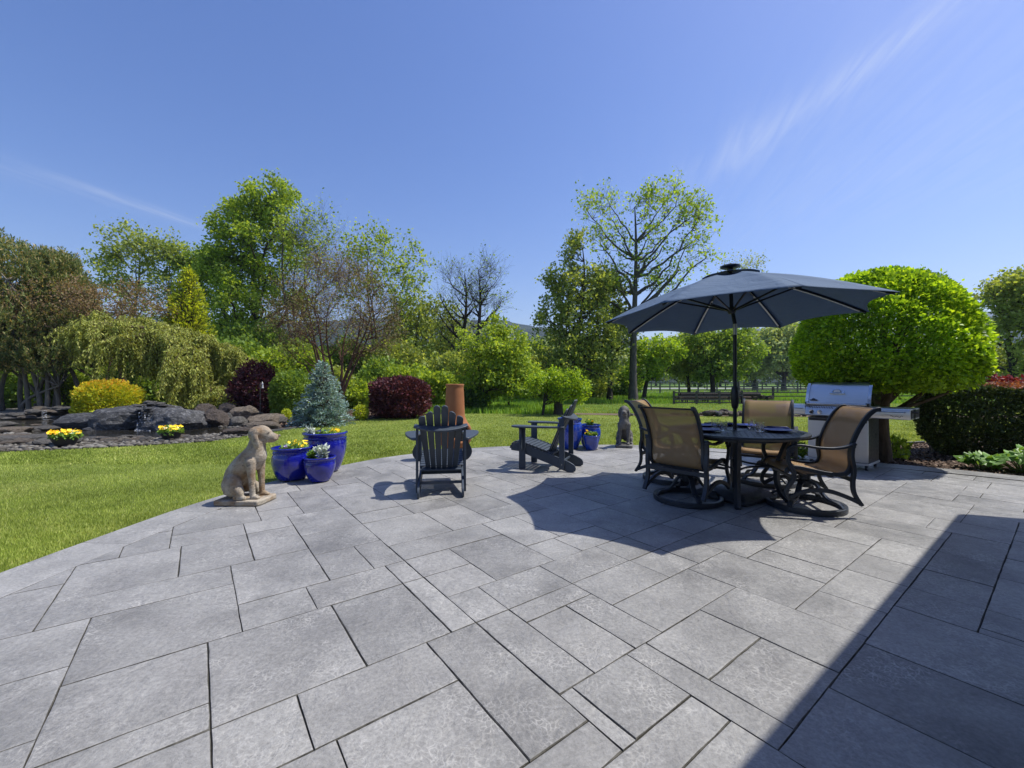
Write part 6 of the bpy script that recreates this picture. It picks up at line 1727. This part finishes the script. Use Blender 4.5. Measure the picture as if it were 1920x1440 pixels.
for k in range(22):                                              # ledges behind the falling water
    rock('ledge_stone', rp(270 + gr.uniform(-17, 20), 11.18 - .012 * k * .3 + gr.uniform(-.05, .08), .04 + k * .024), (gr.uniform(.10, .20), gr.uniform(.08, .13), gr.uniform(.03, .06)), k + 3, m_rockdark, fall, gr.uniform(0, 3), True)
def mat_fall():
    t = NT('falling_water'); co = t.coord('Object', (30, 30, 5))
    f = t.rng(t.noise(co, 1, 4, .6), .52, .72)
    p = t.pbsdf((.80, .84, .88), .2, 0, None, .5); tr = t.n('BsdfTransparent'); m = t.n('MixShader')
    t.l(f, m.inputs[0]); t.l(tr.outputs[0], m.inputs[1]); t.l(p, m.inputs[2]); return t.done(m.outputs[0])
m_fall = mat_fall()
for (px0, w, z0, z1) in ((262, .05, .44, .0), (267, .06, .46, .0), (273, .04, .45, 0), (279, .06, .43, .0), (257, .03, .25, 0), (285, .04, .3, 0), (270, .10, .60, .44)):
    rows = []
    for i in range(9):
        q = i / 8; z = z0 + (z1 - z0) * q; d = (11.06 if z0 < .5 else 11.3) - .14 * q ** .5
        c = rp(px0 + math.sin(q * 5 + px0) * 1.2, d, z); rows.append([c + Vector((-w * (.5 + .25 * math.sin(i * 2.1 + px0)), 0, 0)), c + Vector((0, -.02, 0)), c + Vector((w * (.5 + .25 * math.cos(i * 1.7)), 0, 0))])
    MB().sheet(rows).build('falling_water', m_fall, fall, smooth=R(80))
foam = MB()
for k in range(40): foam.ball(tuple(rp(271 + gr.uniform(-18, 18), 10.9 + gr.uniform(-.12, .1), -.005)), (gr.uniform(.02, .05), gr.uniform(.015, .03), .012), 7, 4)
tag(foam.build('foam', m_fall, fall), kind='stuff')

GB = 'boulders around the pond'
for (px, py, sx, sy, sz, k, m, lab) in ((395, 800, .42, .36, .34, 3, m_rockbrown, 'rounded brown boulder right of the waterfall mound'), (418, 797, .30, .26, .24, 4, m_rockgrey, 'grey boulder right of the rounded brown one'),
                                     (438, 800, .27, .25, .2, 5, m_rockgrey, 'low grey boulder at the pond\'s right end'), (455, 788, .52, .42, .34, 6, m_rocktan, 'large tan boulder under the weeping cedar'),
                                     (378, 786, .50, .40, .36, 7, m_rockbrown, 'dark boulder behind the waterfall mound\'s right end'), (418, 781, .55, .42, .32, 8, m_rockbrown, 'broad dark boulder beneath the cedar branches'),
                                     (148, 803, .95, .55, .30, 9, m_rockdark, 'long dark whaleback boulder in the pond, left'), (490, 796, .62, .42, .24, 2, m_rocktan, 'pale ridged boulder left of the dwarf conifer'), (515, 794, .28, .24, .17, 1, m_rockgrey, 'small grey boulder at the edge of the bark bed'),
                                     (480, 806, .5, .35, .15, 0, m_rocktan, 'flat pale boulder behind the dog statue\'s head'), (445, 815, .42, .3, .12, 6, m_rockbrown, 'low brown slab at the pond\'s near right shore'), (102, 778, .34, .3, .24, 5, m_rocktan, 'tan boulder by the small upper fall'),
                                     (470, 783, .3, .26, .2, 3, m_rockgrey, 'grey boulder right behind the large tan one')):
    p = G(px, py); o = rock('boulder', (p.x, p.y + sy * .6, sz * .42), (sx, sy, sz), k, m, None, k * .7); tag(o, lab, 'boulder', GB)
# ledges of the upper fall and flat shore stones
led = thing('stone_ledge', 'stacked flat stones with a small upper fall at far left', 'ledge', tuple(G(95, 784)))
lb = Vector(led.location); lb.z = 0
for k in range(48):
    px = gr.uniform(20, 165); d = 14.6 + gr.uniform(-.5, 1.2); z = .02 + gr.uniform(0, .3) * (1 if 60 < px < 150 else .45)
    rock('ledge_stone', Vector((at(px, d), d, z)) - lb, (gr.uniform(.18, .42), gr.uniform(.15, .28), gr.uniform(.05, .10)), k, gr.choice((m_rockgrey, m_rocktan, m_rockgrey)), led, gr.uniform(0, 3), True)
rows = [[Vector((at(83 + w, 14.1 - .05 * i), 14.1 - .05 * i, .30 - .05 * i)) - lb for w in (-5, -1.5, 2, 5)] for i in range(7)]
MB().sheet(rows).build('falling_water', m_fall, led)
fs = thing('shore_stones', 'flat grey stones lying on the near left pond shore', 'stones', tuple(G(60, 825)))
sb = Vector(fs.location); sb.z = 0
for k in range(90):
    px, py = gr.uniform(-60, 130), gr.uniform(797, 834)
    if k > 30: px, py = gr.uniform(130, 400), gr.choice((gr.uniform(818, 829), gr.uniform(820, 828), gr.uniform(796, 800)))
    p = G(px, py); s = gr.uniform(.12, .36) if k < 31 else gr.uniform(.06, .16)
    rock('stone', (p.x - sb.x, p.y - sb.y, s * .12), (s * 1.2, s * .8, s * .3), k, gr.choice((m_rockgrey, m_rockgrey, m_rocktan)), fs, gr.uniform(0, 3), True)

m_bowl = simple('dark_resin_bowl', (.025, .025, .026), None, 8, .5)
def bowl(label, p, s, seed):
    g = np.random.default_rng(seed); t = thing('flower_bowl', label, 'planter', (p.x, p.y, .0), 0, 'flower bowls on the pond shore'); rr = .21 * s
    MB().lathe([(.10 * s, 0), (.14 * s, .02), (rr * .92, .13 * s), (rr, .17 * s), (rr * 1.04, .185 * s), (rr * .97, .19 * s), (rr * .9, .15 * s), (0, .15 * s)], 28).build('bowl', m_bowl, t)
    n = 700; a = g.uniform(0, 6.3, n); r = rr * 1.05 * np.sqrt(g.uniform(0, 1, n)); Pn = np.stack([r * np.cos(a), r * np.sin(a), .16 * s + g.uniform(0, .13, n) * (1 - .5 * (r / rr) ** 2)], 1)
    leaves('foliage', Pn, .06, m_pansy_leaf, t, .38, .5, g=g)
    flowers(t, (0, 0, .20 * s), rr * 1.05, 62, .11, m_yellow, 'yellow_blossoms', .03, g); flowers(t, (.03, 0, .18 * s), rr * .95, 30, .10, m_whitep, 'white_blossoms', .026, g)
bowl('dark bowl of yellow pansies on the shore, left one', G(122, 836), 1.0, 1)
bowl('dark bowl of yellow and white pansies below the waterfall', G(321, 824), .95, 2)

# slim pole with a white bird feeder
bf_ = thing('bird_feeder', 'slim pole with small white feeder left of the dark globe shrub', 'bird feeder', (at(488, 14.2), 14.2, -.03))
MB().tube([(0, 0, 0), (0, 0, 1.22), (.03, 0, 1.27), (.06, 0, 1.28), (.08, 0, 1.25)], .007, 6).build('pole', bark_grey and m_bolt, bf_)
mb = MB(); mb.lathe([(.0, 0), (.035, .0), (.035, .015), (.024, .02), (.024, .15), (.038, .155), (.0, .18)], 14, (.08, 0, 1.07)); mb.build('feeder_tube', m_white, bf_)

# ------------------------------------------------------------------ beyond the lawn: stone row, fences, logs, road, hills
m_path = simple('dry_bark_strip', (.16, .115, .075), (.10, .07, .05), 9, .95, 0, .8, 60)
sheet('bark_path', [(.6, 16.6), (3, 16.15), (5, 15.65), (8, 15.45), (14, 14.9), (26, 14.2), (26, 15.3), (14, 16.1), (8, 16.5), (5, 16.7), (2.5, 17.1)], -.018, m_path, 'brown bark strip along the lawn\'s far edge', 'path')
row = thing('stone_row', 'row of rough brown stones along the far lawn edge', 'stones', (7.3, 15.7, -.02))
gs = random.Random(8)
for k in range(64):
    px = 1180 + k * 5.2; d = 15.75 + gs.uniform(-.35, .45); big = 1 if 1325 < px < 1420 else .45
    s = gs.uniform(.08, .2) * big
    rock('stone', (at(px, d) - 7.3, d - 15.7, s * .55), (s * gs.uniform(.9, 1.5), s, s * gs.uniform(.7, 1.1)), k, gs.choice((m_rockbrown, m_rockbrown, m_rocktan, m_rockdark)), row, gs.uniform(0, 3), True, gs.uniform(-.4, .4))
st = thing('tree_stump', 'dark tree stump beside the leaning apple tree', 'stump', (at(1047, 16.4), 16.4, -.06))
MB().lathe([(.24, 0), (.2, .06), (.175, .2), (.17, .52), (.16, .535), (0, .54)], 18, fn=lambda a, z, i: 1 + .06 * math.sin(a * 5) + .03 * math.sin(a * 11)).build('stump_wood', bark_dark, st)

m_rail = simple('weathered_fence_board', (.13, .115, .10), (.07, .062, .055), 12, .85, 0, .5, 40, .3, 0, (1, 1, 6))
m_railpale = simple('pale_fence_board', (.15, .14, .13), (.09, .085, .08), 12, .85, 0, .4, 40)
def fence(label, pts, h, step, rails, mat, pw=.06, group='post and rail fences'):
    t = thing('rail_fence', label, 'fence', (pts[0][0], pts[0][1], -.06), 0, group); b = Vector((pts[0][0], pts[0][1], 0))
    pm = MB().box((0, 0, h / 2), (pw * 2, pw * 2, h)).mesh('post', 0); pm.materials.append(mat)
    for a, c in zip(pts[:-1], pts[1:]):
        A, C = Vector((a[0], a[1], 0)), Vector((c[0], c[1], 0)); L = (C - A).length; n = max(1, round(L / step)); dr = (C - A).normalized(); ang = math.atan2(dr.y, dr.x)
        rm = MB().box((0, 0, 0), (L / n, .035, .065 if h < 1 else .08)).mesh('rail', 0); rm.materials.append(mat)
        for k in range(n + 1):
            p = A + dr * (L * k / n) - b; o = bpy.data.objects.new('post', pm); COL.objects.link(o); o.parent = t; o.location = p; o.rotation_euler = (0, 0, ang)
            if k < n:
                for z in rails:
                    m = A + dr * (L * (k + .5) / n) - b + Vector((dr.y, -dr.x, 0)) * (pw + .02)
                    o = bpy.data.objects.new('rail', rm); COL.objects.link(o); o.parent = t; o.location = (m.x, m.y, z); o.rotation_euler = (0, 0, ang + random.uniform(-.004, .004))
    return t
fence('dark board fence in front of the log pile', [(9.5, 24.6), (13.6, 24.8), (14.2, 26.5)], .78, 1.55, (.10, .28, .47, .68), m_rail, .05)
fence('four-rail fence running right from the log pile', [(14.2, 26.5), (19, 26.8), (27, 27.4), (36, 28)], .98, 2.4, (.15, .40, .64, .88), m_rail, .05)
fence('pale post fence across the field behind the cottonwood', [(13.5, 44), (22, 45), (40, 46), (60, 48)], 1.25, 2.4, (.45, .80, 1.15), m_railpale, .06)
fence('farthest pale fence along the gravel road', [(16, 66), (40, 67), (75, 69), (110, 72)], 1.35, 3.2, (.5, .9, 1.25), m_railpale, .07)
lp = thing('log_pile', 'long pile of dark cut logs behind the board fence', 'log pile', (10.4, 25.9, -.06))
lm = []
for k in range(4):
    g_ = random.Random(k); mb = MB(); mb.tube([(0, 0, 0), (.6 + .1 * k, .02, 0), (1.3 + .15 * k, 0, 0)], [.12, .115, .11], 10); m_ = mb.mesh('log', R(50)); m_.materials.append(bark_dark if k % 2 else bark_brown); lm.append(m_)
gl_ = random.Random(15)
for lay in range(3):
    for col in range(3):
        for dep in range(4 - lay):
            o = bpy.data.objects.new('log', lm[gl_.randrange(4)]); COL.objects.link(o); o.parent = lp
            o.location = (col * 1.55 + gl_.uniform(-.2, .2), dep * .24 + lay * .12, .12 + lay * .20); o.rotation_euler = (gl_.uniform(0, 3), 0, gl_.uniform(-.06, .06))
for k in range(6):
    o = bpy.data.objects.new('log', lm[k % 4]); COL.objects.link(o); o.parent = lp; o.location = (4.9 + k * .22, .3 + (k % 2) * .2, .12 + (k % 3) * .12); o.rotation_euler = (0, gl_.uniform(-.1, .2), gl_.uniform(1, 2))
m_road = simple('gravel_road', (.30, .28, .30), (.22, .20, .22), 3, .9, 0, .3, 30)
sheet('road', [(10, 78), (200, 84), (200, 96), (10, 90)], -.045, m_road, 'pale gravel road across the far field', 'road')
m_vio = mat_grass_ground('violet_field', (.16, .13, .20), (.22, .19, .26), (.12, .13, .08))
sheet('flower_field', [(12, 49), (70, 52), (70, 62), (12, 58)], -.05, m_vio, 'pale violet flowering strip of the far field', 'field')

def mat_hill():
    t = NT('wooded_hill'); co = t.coord('Object')
    c = t.mix(t.rng(t.noise(co, .02, 6, .65), .35, .65), (.022, .036, .02), (.05, .065, .03)); c = t.mix(t.rng(t.noise(co, .006, 3), .55, .7, 0, .6), c, (.085, .105, .05))
    return t.done(t.pbsdf(c, 1, 0, t.bump(t.noise(co, .09, 5, .7), 1, 14), 0))
m_hill = mat_hill()
def hills(name, label, y0, y1, ctrl, seed, nx=260, ny=26, rough=9, xr=1.6):
    """ridge whose crest stands y1 away; ctrl = (picture column, crest row)"""
    xs = np.linspace(-xr * y1, xr * y1, nx); V = []
    for j in range(ny):
        q = j / (ny - 1); y = y0 + (y1 - y0) * q
        for x in xs:
            px = 960 + x / y1 * FPX; h = (HOR - np.interp(px, [c[0] for c in ctrl], [c[1] for c in ctrl])) / FPX * y1
            n = noise.fractal(Vector((x * .004, y * .004, seed)), 1, 2, 5) * rough * q + noise.noise(Vector((x * .03, y * .03, seed + 5))) * 5 * q + abs(noise.noise(Vector((x * .11, y * .11, seed + 9)))) * 6 * q
            V.append((x, y, h * (q ** .8) + n - .2))
    I = np.arange(nx * ny).reshape(ny, nx); F = np.stack([I[:-1, :-1], I[:-1, 1:], I[1:, 1:], I[1:, :-1]], -1).reshape(-1, 4)
    o = link_mesh(name, np_mesh(name, V, F, smooth=True), m_hill); return tag(o, label, 'hill', None, 'structure')
hills('hill', 'wooded blue-green hills behind the trees', 500, 1300, [(-400, 640), (0, 610), (300, 596), (560, 606), (700, 598), (850, 600), (940, 600), (1000, 610), (1130, 634), (1300, 640), (1420, 622), (1500, 607), (1640, 600), (1780, 612), (1900, 620), (2300, 640)], 3)
hills('hill', 'farther blue ridge at the right edge', 1350, 2100, [(-400, 640), (900, 650), (1300, 630), (1600, 600), (1800, 588), (1890, 585), (2000, 592), (2400, 610)], 7)

# ------------------------------------------------------------------ air: thin haze in one closed box around everything
mb = MB(); mb.box((0, 1000, 160), (8200, 3600, 326))
t = NT('haze_air'); v = t.n('VolumePrincipled')
v.inputs['Color'].default_value = (.62, .76, 1.0, 1); v.inputs['Density'].default_value = .00028; v.inputs['Anisotropy'].default_value = .2
hz = mb.build('haze', t.done(v.outputs[0], True), None, smooth=0); tag(hz, 'thin blue summer haze over the valley', 'haze', None, 'stuff')
